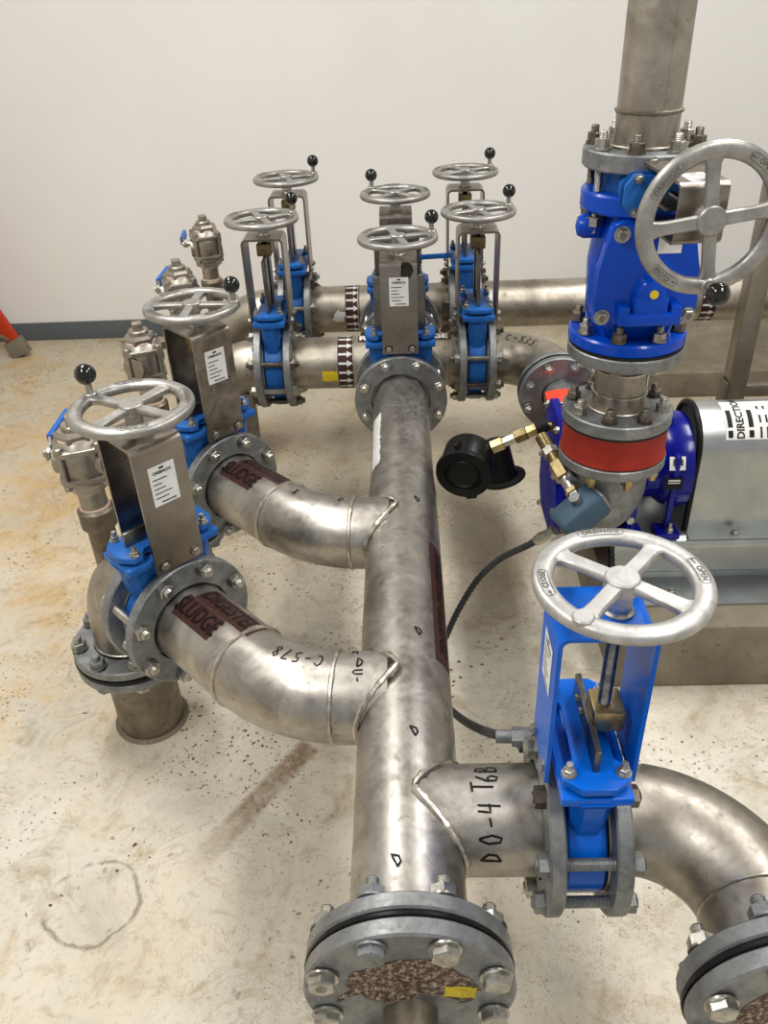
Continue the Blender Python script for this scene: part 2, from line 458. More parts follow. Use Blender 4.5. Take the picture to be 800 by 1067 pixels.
# ---------------------------------------------------------------- pipe paths (horizontal or vertical plane)
class Path:
    def __init__(self, pts, radii, step=.012):
        """polyline corners with fillet radii; sampled"""
        pts = [V(p) for p in pts]; self.p = [pts[0]]; 
        for i in range(1, len(pts) - 1):
            a, b, c = pts[i - 1], pts[i], pts[i + 1]; r = radii[i - 1]
            d1 = (b - a).normalized(); d2 = (c - b).normalized(); ang = d1.angle(d2)
            tl = r * math.tan(ang / 2); s = b - d1 * tl
            ax = d1.cross(d2).normalized(); cen = s + ax.cross(d1) * r
            n = max(6, int(ang * r / step))
            for k in range(n + 1): self.p.append(cen + Matrix.Rotation(ang * k / n, 3, ax) @ (s - cen))
        self.p.append(pts[-1])
        self.l = [0]
        for a, b in zip(self.p[:-1], self.p[1:]): self.l.append(self.l[-1] + (b - a).length)
    def at(self, u):
        u = min(max(u, 0), self.l[-1])
        for i in range(len(self.l) - 1):
            if u <= self.l[i + 1] + 1e-9:
                t = (u - self.l[i]) / max(1e-9, self.l[i + 1] - self.l[i])
                d = (self.p[i + 1] - self.p[i]).normalized()
                if i + 2 < len(self.p) and len(self.p) > 3:
                    d2 = (self.p[i + 2] - self.p[i + 1]).normalized(); d0 = (self.p[i] - self.p[i - 1]).normalized() if i else d
                    d = ((d0 + d).normalized()).lerp((d + d2).normalized(), t).normalized()
                return self.p[i].lerp(self.p[i + 1], t), d
    def surf(self, r):
        """f(u, theta*r): theta 0 = top, positive to the left of ... d x z side"""
        def f(u, v, off=.0007):
            p, d = self.at(u); th = v / r
            s = d.cross(V((0, 0, 1))).normalized(); up = s.cross(d)
            return p + (up * cos(th) + s * sin(th)) * (r + off)
        return f

def weld_ring(mb, c, d, r, w=.0042):
    d = V(d).normalized(); u = d.orthogonal().normalized(); v = d.cross(u); n = 56
    pts = [V(c) + (u * cos(2 * pi * i / n) + v * sin(2 * pi * i / n)) * (r + .0005) for i in range(n)]
    return mb.closed_tube(pts, lambda i: w * (.8 + .45 * noise.noise(V((i * .9, r * 40, c[0] * 9)))), 6)

PR = .084            # six inch pipe
FR = .140            # its flange
BC = .1205           # bolt circle

_bolt = {}
def bolt_mesh(L, d=.019, nut=.0155, matname='zinc', head='nut', tail=.016):
    """through bolt along local Z, clamped length L centred on the origin, nuts outside"""
    k = (round(L, 4), d, nut, matname, head, tail)
    if k in _bolt: return _bolt[k]
    mb = MB(); h = L / 2; r = d / 2
    z0 = -h - (.015 if head == 'hex' else .016 + tail); z1 = h + .016 + tail
    n = max(6, int((z1 - z0) / .0035)); pr = [(0, z0), (r * .8, z0)]
    for i in range(n):
        z = z0 + (z1 - z0) * (i + .25) / n; pr += [(r, z), (r * .88, z + (z1 - z0) / n * .5)]
    pr += [(r * .8, z1), (0, z1)]
    mb.lathe(pr, I4, 12)
    mb.cyl(nut * 1.12, h, h + .003, seg=20); mb.hexa(nut, h + .003, h + .019)
    mb.cyl(nut * 1.12, -h - .003, -h, seg=20)
    mb.hexa(nut, h + .002, h + .015, RX(pi)) if head == 'hex' else mb.hexa(nut, h + .003, h + .019, RX(pi))
    _bolt[k] = make_mesh('flange_bolt', mb, matname, 25); return _bolt[k]

def bolt_circle(parent, mat, L, bc=BC, n=8, off=pi / 8, mats=('zinc',), name='flange_bolt', **kw):
    for i in range(n):
        a = off + 2 * pi * i / n; mt = mats[i % len(mats)]
        me = bolt_mesh(L, matname=mt, **kw)
        o = part(name, me, mt, parent)
        o.matrix_local = mat @ T(bc * cos(a), bc * sin(a), 0) @ RZ(a + .3 * i)

def flange(parent, c, d, t=.024, ro=FR, ri=.089, mat='galv', name='flange', hub=True, label=None, pr=PR):
    """backing flange ring: centre of its joint face c, d points from the joint face back along the pipe"""
    mb = MB(); m = T(c) @ align(d)
    mb.ring(ri, ro, .004, .004 + t, m, 64, .003)
    o = part(name, mb, mat, parent, label)
    if hub:
        mb = MB(); mb.ring(pr - .004, (ro + ri) / 2 * .93, 0, .004, m, 48, .001); mb.ring(pr - .003, pr + .0022, .004, .016, m, 48, .001)
        part('stub_end', mb, 'pipe', parent)
    return o

def pipe_wall(mb, path, r=PR, seg=48):
    mb.tube(path.p, r, seg, True); return mb

def weld(parent, c, d, r, w=.0042, mat='weld'):
    return part('weld_seam', weld_ring(MB(), c, d, r, w), mat, parent)

def saddle(mb, axis_o, bd, ax, rm, rb, w=.006):
    """weld bead where a branch (dir bd, radius rb) meets a main pipe (dir ax, radius rm); both horizontal"""
    bd = V(bd).normalized(); ax = V(ax).normalized(); up = V((0, 0, 1)); pts = []
    for i in range(72):
        t = 2 * pi * i / 72; zz = rb * sin(t); x = sqrt(max(0, rm * rm - zz * zz))
        pts.append(V(axis_o) + bd * (x + .003) + ax * (rb * cos(t)) + up * zz * 1.01)
    return mb.closed_tube(pts, lambda i: w * (.8 + .6 * noise.noise(V((i * .7, 3, 1)))), 7)

# ---------------------------------------------------------------- the setting
def build_setting():
    mb = MB(); mb.box(7.0, 7.0, .1, T(.2, .85, -.05)); struct('floor', mb, 'floor')
    mb = MB(); mb.box(7.0, .1, 3.2, T(.2, 4.40, 1.6)); struct('wall_back', mb, 'wall')
    mb = MB(); mb.box(.1, 7.0, 3.2, T(-3.25, .85, 1.6)); struct('wall_left', mb, 'wall')
    mb = MB(); mb.box(.1, 7.0, 3.2, T(3.65, .85, 1.6)); struct('wall_right', mb, 'wall')
    mb = MB(); mb.box(7.0, 7.0, .1, T(.2, .85, 3.25)); struct('ceiling', mb, 'wall')
    mb = MB(); mb.box(6.85, .008, .1, T(.2, 4.345, .05), .002); struct('baseboard_back', mb, 'base')
build_setting()

# ---------------------------------------------------------------- knife gate valve
HANDY = {}
def wheel_meshes(R=.1125):
    if R in HANDY: return HANDY[R]
    mb = MB(); rc = R - .0135; n = 64; rings = []
    for i in range(n):
        a = 2 * pi * i / n; rings.append([])
        for k in range(14):
            b = 2 * pi * k / 14; ex = lambda v: math.copysign(abs(v) ** .75, v)
            rr = rc + .0140 * ex(cos(b)); z = .0098 * ex(sin(b))
            rings[-1].append(V((rr * cos(a), rr * sin(a), z)))
    rings.append(rings[0]); mb.ring_loft(rings, caps=(False, False))
    for q in range(4):
        a = pi / 4 + q * pi / 2; prof = []
        for x, w, h, z in ((.012, .0108, .0062, .001), (.03, .0108, .006, .001), (.066, .0105, .0058, .001), (.08, .0118, .0065, .0), (rc - .008, .019, .0075, 0), (rc, .023, .008, 0)):
            prof.append([RZ(a) @ V((x * R / .1125, yy * w, z + zz * h)) for yy, zz in ((-1, -.6), (-.8, -1), (.8, -1), (1, -.6), (1, .6), (.8, 1), (-.8, 1), (-1, .6))])
        mb.ring_loft(prof)
    mb.cyl(.0225 * R / .1125, -.012, .0105, bev=.002)
    mb.cyl(.0165, -.034, -.012)
    a = pi * 1.25; mb.cyl(.0135, -.006, .0125, T(rc * cos(a), rc * sin(a), 0), 24, .002)
    wm = make_mesh('handwheel', mb, 'wheel', 42)
    lms = []
    def f(u, v, off=.0102):
        a = pi / 2 - u / rc; r = rc + v; z = off - max(0, (abs(v) - .005)) * .12
        return V((r * cos(a), r * sin(a), z))
    for word, a0, frame in (('ORBINOX', 0, .031), ('OPEN', pi / 2, .026), ('CLOSE', -pi / 2, .026)):
        mb = MB(); t = text_bm(word, .0105, .0003, 1.12, fine=.01); place(mb, t, f, 0, a0 * rc + (.006 if a0 else 0), 0)
        if a0:
            t = arrow_bm(.012, .005); place(mb, t, f, pi if a0 > 0 else 0, a0 * rc - .021, 0)
        # rounded rectangular cartouche
        loop = []
        for i in range(40):
            th = 2 * pi * i / 40; ex = lambda v, p: math.copysign(abs(v) ** p, v)
            loop.append((a0 * rc + frame * ex(cos(th), .35), .0066 * ex(sin(th), .5)))
        pts = [f(u, v, .0098) for u, v in loop]
        mb.closed_tube(pts, .0005, 5)
        lms.append(make_mesh('cast_lettering', mb, 'castmark', fix=False))
    mb = MB(); a = pi * 1.25; px, py = rc * cos(a), rc * sin(a)
    mb.cyl(.0066, .008, .034, T(px, py, 0), 20); rod = make_mesh('knob_rod', mb, 'zinc')
    mb = MB(); mb.lathe([(0, .028)] + [(.0195 * sin(t), .0475 - .0195 * cos(t)) for t in [pi * k / 18 for k in range(3, 18)]] + [(0, .067)], T(px, py, 0), 32)
    ball = make_mesh('knob', mb, 'black')
    HANDY[R] = (wm, lms, rod, ball); return HANDY[R]

def hexbolt_small(r=.007, h=.007, L=.012):
    k = ('s', r, h, L)
    if k not in _bolt:
        mb = MB(); mb.hexa(r, 0, h); mb.cyl(r * .55, h, h + L, seg=12); mb.cyl(r * 1.25, -.0015, 0, seg=16)
        _bolt[k] = make_mesh('bolt', mb, 'zinc', 25)
    return _bolt[k]

def knife_valve(label, mat, group=None, zw=.467, yoke='yoke', blue='blue', knob=True, spin=0.0, open_=True, sticker=True, s=1.0, wheelR=.1125,
                flange_bolts=True, smudge=False, bolts=('zinc',), worn=False, gtop=None, wmat='wheel', tail=.012):
    """local frame: flow along Y, stem along +Z, label plate on the -Y side"""
    t = thing('knife_gate_valve', label, 'valve', mat, group)
    S = Matrix.Scale(s, 4)
    # body: wafer ring + neck
    mb = MB(); fl = RX(pi / 2)
    mb.ring(.074 * s, .106 * s, -.0285 * s, .0285 * s, fl, 56, .003)
    sec = [(-.095, -.014), (-.078, -.0285), (.078, -.0285), (.095, -.014), (.095, .014), (.078, .0285), (-.078, .0285), (-.095, .014)]
    rings = []
    for z, kx, ky in ((.072, .86, .95), (.11, .96, .97), (.150, 1.0, 1.0), (.158, 1.08, 1.25), (.166, 1.10, 1.6)):
        rings.append([S @ V((x * kx, y * ky, z)) for x, y in sec])
    mb.ring_loft(rings)
    mb.box(.205 * s, .098 * s, .016 * s, S @ T(0, 0, .170), .003)
    mb.box(.05 * s, .046 * s, .04 * s, S @ T(0, 0, -.117), .006)
    for yy in (-1, 1):
        mb.box(.016 * s, .01 * s, .085 * s, S @ T(0, yy * .030, .122), .002)
    part('valve_body', mb, blue, t)
    mb = MB(); mb.box(.175 * s, .05 * s, .008 * s, S @ T(0, 0, .181)); part('packing', mb, 'dark', t)
    mb = MB()
    g = [(-.104, -.022), (-.085, -.047), (-.066, -.047), (-.052, -.026), (.052, -.026), (.066, -.047), (.085, -.047), (.104, -.022)]
    g = g + [(x, -y) for x, y in reversed(g)]
    mb.prism([(x * s, y * s) for x, y in g], .186 * s, .199 * s, bev=.002)
    part('gland_follower', mb, blue, t)
    for x in (-.076, .076):
        for y in (-.037, .037):
            o = part('gland_bolt', hexbolt_small(.0085 * s, .009 * s, .009 * s), 'zinc', t); o.location = (x * s, y * s, .2005 * s)
    # gate blade, stem and nut
    top = gtop or (.36 if open_ else .238)
    mb = MB(); mb.box(.15 * s, .009 * s, (top - .14) * s, S @ T(0, 0, (top + .14) / 2), .0015); part('gate_blade', mb, 'gate', t)
    nz = .385 if open_ else .245
    mb = MB(); mb.box(.05 * s, .044 * s, .036 * s, S @ T(0, .0 if open_ else .024, nz - .005), .003); part('stem_nut', mb, 'darkbrass' if open_ else 'brass', t)
    ys = 0 if open_ else .020
    n = 46; z0, z1 = (.21, zw - .03) if open_ else (.235, zw - .03)
    pr = [(0, z0)]
    for i in range(n):
        z = z0 + (z1 - z0) * i / n; pr += [(.0095, z), (.0078, z + (z1 - z0) / n * .5)]
    pr += [(0, z1)]
    mb = MB(); mb.lathe([(r * s, z * s) for r, z in pr], T(0, ys * s, 0) if open_ else T(0, ys * s, 0), 16)
    part('stem', mb, 'rod' if open_ else 'thread', t)
    # yoke: two wide legs joined over the top
    yw = .052 * s; zt = zw - .047; path = []
    for k in range(7):
        a = pi - pi / 2 * k / 6; path.append((-.0635 + .016 + .016 * cos(a), zt - .016 + .016 * sin(a)))
    path = [(-.0635, .150)] + path; path = path + [(-y, z) for y, z in reversed(path)]
    inner = []
    for i, (y, z) in enumerate(path):
        a = V(path[max(i - 1, 0)]); b = V(path[min(i + 1, len(path) - 1)]); d = (b - a).normalized(); inner.append((y + d.y * .006, z - d.x * .006))
    rings = [[S @ V((-.052, y, z)), S @ V((.052, y, z)), S @ V((.052, iy, iz)), S @ V((-.052, iy, iz))] for (y, z), (iy, iz) in zip(path, inner)]
    mb = MB(); mb.ring_loft(rings); yk = part('yoke', mb, yoke, t, angle=50)
    for sy in (-1, 1):
        for x in (-.034, .034):
            o = part('yoke_bolt', hexbolt_small(.0095 * s, .007 * s, .003), 'zinc', t)
            o.matrix_local = T(x * s, sy * .0635 * s, .165 * s) @ RX(pi / 2 * (1 if sy < 0 else -1))
    mb = MB(); mb.lathe([(0, zt - .012), (.021, zt - .012), (.021, zt + .004), (.0165, zt + .006), (.0165, zt + .014), (0, zt + .014)], S @ T(0, ys, 0) if s == 1 else S, 28)
    part('stem_bush', mb, 'zinc', t)
    if sticker:
        ls = []
        mb = MB(); f = lambda u, v: S @ V((u, -.0642, .335 + v)); place(mb, rect_bm(.054, .082, .03), f)
        st = part('rating_plate', mb, 'worn' if worn else 'white', t, 'white printed sticker', fix=False)
        mb = MB(); f = lambda u, v: S @ V((u, -.0646, .335 + v))
        place(mb, text_bm('ORBINOX', .0085, .0003, 1.0, fine=.05), f, 0, 0, .026)
        place(mb, rect_bm(.010, .004, .02), f, 0, 0, .0345)
        for k, wd in enumerate((.030, .018, .024, .036, .028)):
            place(mb, rect_bm(wd, .0021, .05), f, 0, -.022 + wd / 2, .013 - k * .0095)
        place(mb, rect_bm(.030, .0026, .05), f, 0, .004, -.035)
        part('printing', mb, 'ink', st, fix=False)
    if smudge:
        mb = MB(); blob = bmesh.new(); ring = []
        for k in range(26):
            a = 2 * pi * k / 26; r = .021 * (1 + .5 * noise.noise(V((cos(a) * 1.7, sin(a) * 1.7, s * 5 + mat.translation.x * 9)))); ring.append(blob.verts.new((r * cos(a) * .9, r * sin(a) * 1.1, 0)))
        blob.faces.new(ring)
        place(mb, blob, lambda u, v: S @ V((u, -.0640, .392 + v)), 0, .022, 0)
        part('grease_smear', mb, 'rod', yk, 'dark grease smear', fix=False)
    # handwheel
    w, lt, rod, ball = wheel_meshes(wheelR)
    if wmat != 'wheel':
        w = w.copy(); w.materials[0] = M[wmat]
    hw = part('handwheel', w, 'wheel', t); hw.matrix_local = T(0, ys * s, zw * (s if s != 1 else 1)) @ RZ(spin)
    for q in lt: part('cast_lettering', q, 'castmark', hw)
    if knob:
        part('knob_rod', rod, 'zinc', hw); part('knob', ball, 'black', hw)
    if flange_bolts:
        bolt_circle(t, fl, .062 + .05, mats=bolts, tail=tail, nut=.0165)
    if not open_:
        for x, z in ((-.04, .222), (-.015, .222)):
            o = part('gate_bolt', hexbolt_small(.006, .005, .0), 'zinc', t); o.matrix_local = T(x, -.0045, z) @ RX(pi / 2)
    return t

# axis heights
ZH, Z1, Z2, ZR1, ZR2 = .548, .545, .548, .572, .598
Q = 1 / sqrt(2)
SX = -.70
G9 = 'knife gate valves on the pipe manifold'

# ---------------------------------------------------------------- header manifold (welded spool)
def header():
    t = thing('header_manifold', 'big stainless header pipe running towards the viewer with two curved branches on its left', 'pipe', T(-.015, 1.5, 0))
    O = V((-.015, 1.5, 0)); L = lambda p: V(p) - O
    HY0, HY1 = .59, 2.30
    hz = lambda y: .53 + (y - .8) * .0195
    P0, P1 = L((-.015, HY1, hz(HY1))), L((-.015, HY0, hz(HY0)))
    hp = Path([P0, P1], [])
    mb = MB(); mb.tube([P0, P0.lerp(P1, .3), P0.lerp(P1, .315), P1], [PR - .0025, PR - .0025, PR + .0005, PR + .0005], 64); part('main_pipe', mb, 'pipe', t)
    # branches
    def branch(yb, zb, vx, vy, valve_off):
        vc = V((vx, vy, zb)); d = V((Q, -Q, 0))
        st = vc + d * valve_off; corner_t = (vy - valve_off * Q - yb) / Q
        corner = st + d * corner_t
        path = Path([L(st), L(corner), L((-.015 - .03, yb, zb))], [.29])
        mb = MB(); pipe_wall(mb, path, PR, 56); part('branch_pipe', mb, 'pipe', t)
        tl = .29 * math.tan(pi / 8); ls = (corner - st).length - tl
        for u in (ls, ls + .29 * pi / 4 - .03):
            p, dd = path.at(u); weld(t, p, dd, PR, .0052)
        flange(t, L(st), d)
        part('weld_seam', saddle(MB(), L((-.015, yb, zb)), (-1, 0, 0), (0, 1, 0), PR + .0005, PR, .007), 'weld', t)
        return path, ls
    b1, l1 = branch(1.07, Z1, SX + .295 * Q, 1.541 - .295 * Q, .031)
    b2, l2 = branch(1.59, Z2, SX + .295 * Q, 2.07 - .295 * Q, .031)
    # outlet on the right
    op = Path([L((0, .82, .53)), L((.214, .82, .53))], [])
    mb = MB(); pipe_wall(mb, op, PR, 56); part('outlet_pipe', mb, 'pipe', t)
    flange(t, L((.214, .82, .53)), (-1, 0, 0))
    part('weld_seam', saddle(MB(), L((-.015, .82, .53)), (1, 0, 0), (0, 1, 0), PR + .0005, PR, .0075), 'weld', t)
    weld(t, P1 + V((0, .03, 0)), (0, 1, 0), PR, .004)
    flange(t, P0, (0, -1, 0)); flange(t, P1, (0, 1, 0))
    mb = MB(); mb.ring(.06, FR + .001, -.006, .000, T(P1) @ align((0, 1, 0)), 64, .001); part('gasket', mb, 'rubber', t)
    # brown pipe markers
    for pth, ls, w1, w2 in ((b1, l1, 'DIGESTED', 'SLUDGE'), (b2, l2, 'DIGESTED', 'SLUDGE')):
        f = pth.surf(PR); n = 'pipe_marker'
        for k, (word, wid, c) in enumerate(((w1, .170, (.147, -.026)), (w2, .120, (.108, .0275)))):
            mb = MB(); place(mb, rect_bm(wid, .052, .006), lambda u, v: f(u, v), 0, *c)
            mk = part(n, mb, 'brown', t, 'brown label with dark lettering', fix=False)
            mb = MB(); place(mb, squeeze(text_bm(word, .050, .0012, 1.0, fine=.005), .70), lambda u, v: f(u, -v, .0013), 0, c[0], -c[1])
            part('lettering', mb, 'labelink', mk, fix=False)
    f = hp.surf(PR + .0005)
    y2u = lambda y: HY1 - y
    mb = MB(); place(mb, rect_bm(.36, .05, .006), lambda u, v: f(u, v), 0, y2u(1.29), -PR * 1.05)
    mk = part('pipe_marker', mb, 'brown', t, 'long brown label on the right flank', fix=False)
    mb = MB(); place(mb, text_bm('DIGESTED SLUDGE', .036, .001, 1.0, fine=.005), lambda u, v: f(u, -v, .0013), 0, y2u(1.29), PR * 1.05)
    part('lettering', mb, 'labelink', mk, fix=False)
    fu = Path([P0, P1], []).surf(PR - .0025)
    mb = MB(); place(mb, rect_bm(.27, .038, .006, .003), lambda u, v: fu(u, v), 0, y2u(1.95), PR * .95)
    part('worn_sticker', mb, 'worn', t, 'torn white sticker', fix=False)
    # marker writing
    def mark(txt, size, w, th, fn, rot, u, v, off=.0009):
        part('marker_writing', place(MB(), hand_bm(txt, size, w, th), lambda a, b: fn(a, -b, off), rot, u, v), 'ink', t, 'black handwriting', fix=False)
    f1 = b1.surf(PR); f2 = b2.surf(PR); fo = op.surf(PR)
    mark('C-578', .028, .0165, .003, f1, pi, l1 + .125, .004)
    mark('D', .026, .016, .003, f1, 0, l1 + .245, .004)
    mark('U-', .018, .012, .0028, f1, -pi / 2, l1 + .24, -.028)
    mark('M', .02, .013, .0028, f1, 0, l1 + .235, .04)
    mark('X', .026, .016, .0026, f2, 0, l2 + .05, .006)
    mark('D', .024, .015, .0028, f2, 0, l2 + .17, .016)
    mark('W', .022, .014, .0026, f2, -pi / 2, l2 + .30, .02)
    for y, th in ((1.62, -.45), (1.17, -.35), (.93, -.2), (.70, .15)):
        mark('D', .024, .015, .0032, f, pi / 2 + .5, y2u(y), PR * -th, .0012)
    for ch, th, du in (('B', .42, 0), ('T', -.02, -.008), ('6', .16, 0), ('4', -.42, 0), ('-', -.66, 0), ('0', -.95, 0), ('D', -1.3, 0)):
        mark(ch, .034, .021, .0033, fo, pi / 2, .108 + du, PR * th)
    return t
header()

# blind flange at the near end
def blind():
    hz = .53 + (.59 - .8) * .0195
    t = thing('blind_flange', 'round blind flange with rust patch and yellow sticker closing the near end of header', 'flange', T(-.015, .584, hz))
    a = align((0, -1, 0))
    mb = MB(); mb.cyl(FR, 0, .026, a, 72, .003); part('flange_disc', mb, 'galv', t)
    bolt_circle(t, T(0, .003, 0) @ a @ RX(pi), .062, mats=('zinc', 'zinc', 'galv'), d=.02, nut=.019, head='hex', tail=.018)
    mb = MB(); ring = []; tb = bmesh.new()
    for k in range(64):
        an = 2 * pi * k / 64; r = .088 * (1 + .22 * noise.noise(V((cos(an) * 3, sin(an) * 3, 4))))
        ring.append(tb.verts.new((r * cos(an), max(-.012 + .012 * cos(an * 5), r * sin(an) * .95), 0)))
    tb.faces.new(ring); place(mb, tb, lambda u, v: V((u, -.0266, v)))
    part('rust_patch', mb, 'rust', t, 'brown flaking rust', fix=False)
    mb = MB(); place(mb, rect_bm(.042, .026, .006, .0015), lambda u, v: V((u, -.0271, v)), -.1, .066, .006); part('sticker', mb, 'yellow', t, 'dirty yellow sticker', fix=False)
    mb = MB(); mb.cyl(.0375, .02, .15, T(0, 0, -.05) @ a, 40, .004); part('drain_nozzle', mb, 'oldpipe', t)
blind()

# ---------------------------------------------------------------- knife gate valves
VO = .295
v1 = knife_valve('nearest left knife gate valve, clean plate yoke and handwheel knob at its left', T(SX + VO * Q, 1.541 - VO * Q, Z1) @ RZ(pi / 4), G9, spin=radians(-118), gtop=.23)
v2 = knife_valve('left knife gate valve with grease-stained yoke, behind the nearest left one', T(SX + VO * Q, 2.07 - VO * Q, Z2) @ RZ(pi / 4), G9, yoke='dirtyyoke', spin=radians(88), worn=True, gtop=.23)
va = knife_valve('knife gate valve at far header end with dark grease smear above its white sticker', T(-.012, 2.335, .56), G9, yoke='yoke', spin=radians(150), smudge=True)
vb = knife_valve('knife gate valve directly behind the header end valve, plain yoke mostly hidden', T(-.018, 2.755, .585), G9, yoke='dirtyyoke', spin=radians(-85), sticker=False)
r1l = knife_valve('left open-framed knife gate valve on the front rear-row pipe, beside the yellow sticker', T(-.42, 2.55, ZR1) @ RZ(pi / 2), G9, spin=radians(70), bolts=('zinc', 'darkbolt'), sticker=False)
r1r = knife_valve('right open-framed knife gate valve on the front rear-row pipe, next to the elbow marked C-535', T(.23, 2.55, ZR1) @ RZ(pi / 2), G9, spin=radians(65), bolts=('darkbolt', 'zinc'), sticker=False)
r2l = knife_valve('leftmost knife gate valve on the pipe nearest the white wall', T(-.392, 2.99, ZR2) @ RZ(pi / 2), G9, spin=radians(65), bolts=('darkbolt', 'zinc'), sticker=False)
r2r = knife_valve('right knife gate valve on the pipe nearest the white wall, highest wheel right of center', T(.222, 2.99, ZR2) @ RZ(pi / 2), G9, spin=radians(74), bolts=('darkbolt',), sticker=False)
v3 = knife_valve('bright blue knife gate valve in the foreground with knobless four-spoke handwheel', T(.245, .82, .53) @ RZ(-pi / 2), G9, yoke='bright', blue='bright', knob=False, wmat='palewheel', spin=radians(95), open_=False, bolts=('galv', 'darkbolt', 'zinc', 'galv'), tail=.006)
# the valve lying on its side in the riser
stem = V((.065, -.99, .004)).normalized(); fy = V((0, 0, -1)); xx = fy.cross(stem).normalized(); fy = stem.cross(xx)
m = Matrix((xx, fy, stem)).transposed().to_4x4(); m.translation = V((.467, 1.694, 1.2975))
v4 = knife_valve('knife gate valve lying sideways in the riser, its handwheel facing the viewer', m, G9, s=.78, zw=.437, wheelR=.119, spin=radians(-128), flange_bolts=False)

# ---------------------------------------------------------------- floor standpipes, elbows and vent ball valves
def standpipe(x, y, z, i):
    zf = z - .229 - .026
    lab = ['short steel standpipe rising from the floor under the nearest left valve', 'short steel standpipe under the second left valve',
           'short steel standpipe under the left end of the front rear row', 'short steel standpipe at the left end of the pipe by the wall'][i]
    t = thing('standpipe', lab, 'pipe', T(x, y, 0), 'floor standpipes')
    mb = MB(); mb.cyl(PR, -.02, zf - .03, I4, 48); part('pipe_stub', mb, 'oldpipe', t)
    flange(t, (0, 0, zf - .034), (0, 0, -1), hub=False)
    mb = MB(); mb.ring(.07, FR + .0015, zf - .034, zf - .024, seg=64, bev=.001); part('gasket', mb, 'rubber', t)
    mb = MB(); mb.ring(PR - .005, PR + .012, 0, .006, seg=40); part('floor_collar', mb, 'concrete', t)

def stand_elbow(x, y, z, d, i, reach):
    lab = ['stainless elbow with vent pipe joining the nearest left valve to its standpipe', 'stainless elbow behind the second left valve',
           'stainless elbow at the left end of the front rear-row pipe', 'stainless elbow at the left end of the pipe by the wall'][i]
    zf = z - .229 - .026
    t = thing('pipe_elbow', lab, 'pipe', T(x, y, z), 'standpipe elbows')
    d = V(d)
    p = Path([(0, 0, zf - z - .022), (0, 0, 0), d * reach], [.224]); mb = MB(); pipe_wall(mb, p, PR, 56); part('elbow_pipe', mb, 'rear' if i > 1 else 'dullpipe', t)
    flange(t, (0, 0, zf - z - .026), (0, 0, 1))
    flange(t, d * reach, -d)
    mb = MB(); mb.cyl(.0305, -.10, .085, I4, 32); part('vent_pipe', mb, 'oldpipe', t)
    bolt_circle(t, T(0, 0, zf - z - .027), .066, off=pi / 8, mats=('zinc', 'galv'), d=.02, nut=.018, head='hex')
    weld(t, p.at(.03)[0], (0, 0, 1), PR, .0035)

def ball_valve(x, y, z, side, ld, i):
    lab = ['stainless ball valve on the vent pipe nearest the viewer, left edge', 'stainless ball valve standing left of the second handwheel',
           'stainless ball valve seen over the second handwheel', 'highest stainless ball valve against the white wall'][i]
    t = thing('ball_valve', lab, 'valve', T(x, y, z), 'vent ball valves')
    mb = MB(); mb.lathe([(.029, .075), (.040, .082), (.0405, .125), (.035, .131), (.029, .131)], seg=36); part('coupling', mb, 'oldpipe', t)
    mb = MB(); mb.cyl(.0295, .125, .185, seg=32); part('nipple', mb, 'dullpipe', t)
    for a, b, c in ((.034, .129, .135), (.035, .176, .186), (.040, .304, .310)):
        mb = MB(); mb.ring(.026, a, b, c, seg=32, bev=.001); part('thread_tape', mb, 'tape', t)
    mb = MB(); mb.hexa(.046, .182, .206, RZ(.3)); mb.lathe([(.04, .2), (.052, .206), (.052, .214)], seg=36)
    mb.lathe([(0, .214), (.048, .214), (.051, .222), (.051, .272), (.048, .280), (0, .280)], seg=44)
    mb.cyl(.03, -.055, .055, T(0, 0, .247) @ align(side), 28)
    mb.lathe([(0, .292), (.05, .292), (.045, .300), (.04, .306)], seg=36); mb.hexa(.043, .304, .326, RZ(.5), .3)
    for zz in (.212, .280):
        a = [(.062 * cos(pi / 4 + k * pi / 2 + o), .062 * sin(pi / 4 + k * pi / 2 + o)) for k in range(4) for o in (-.22, .22)]
        mb.prism(a, zz, zz + .013, RZ(.35), .003)
    part('valve_body', mb, 'dullpipe', t, angle=30)
    for k in range(4):
        a = pi / 4 + k * pi / 2 + .35
        mb = MB(); mt = T(.056 * cos(a), .056 * sin(a), 0); mb.cyl(.0055, .205, .30, mt, 12); mb.hexa(.0095, .293, .303, mt); mb.hexa(.0095, .202, .212, mt)
        part('body_bolt', mb, 'dullpipe', t)
    mb = MB(); mb.cyl(.026, .322, .338, seg=28, bev=.003); mb.box(.026, .026, .022, T(0, 0, .346) @ RZ(.4), .003); part('plug', mb, 'rear', t)
    sd = V(side).normalized(); dd = V(ld).normalized()
    mb = MB(); mb.cyl(.009, .05, .082, T(0, 0, .262) @ align(sd), 16); mb.hexa(.013, .066, .076, T(0, 0, .262) @ align(sd)); part('stem', mb, 'zinc', t)
    a = sd * .072 + V((0, 0, .262)); up = V((0, 0, 1)); mb = MB(); rings = []
    for q, off in ((-.012, 0), (.02, .004), (.05, .018), (.15, .02)):
        c = a + dd * q + sd * off; rings.append([c + up * .010 + sd * .003, c + up * .010 - sd * .003, c - up * .010 - sd * .003, c - up * .010 + sd * .003])
    mb.ring_loft(rings); part('lever', mb, 'dullpipe', t)
    rings = []
    for q, off in ((.048, .018), (.155, .02)):
        c = a + dd * q + sd * off; rings.append([c + up * .0125 + sd * .006, c + up * .0125 - sd * .006, c - up * .0125 - sd * .006, c - up * .0125 + sd * .006])
    mb = MB(); mb.ring_loft(rings); part('lever_sleeve', mb, 'lever', t)

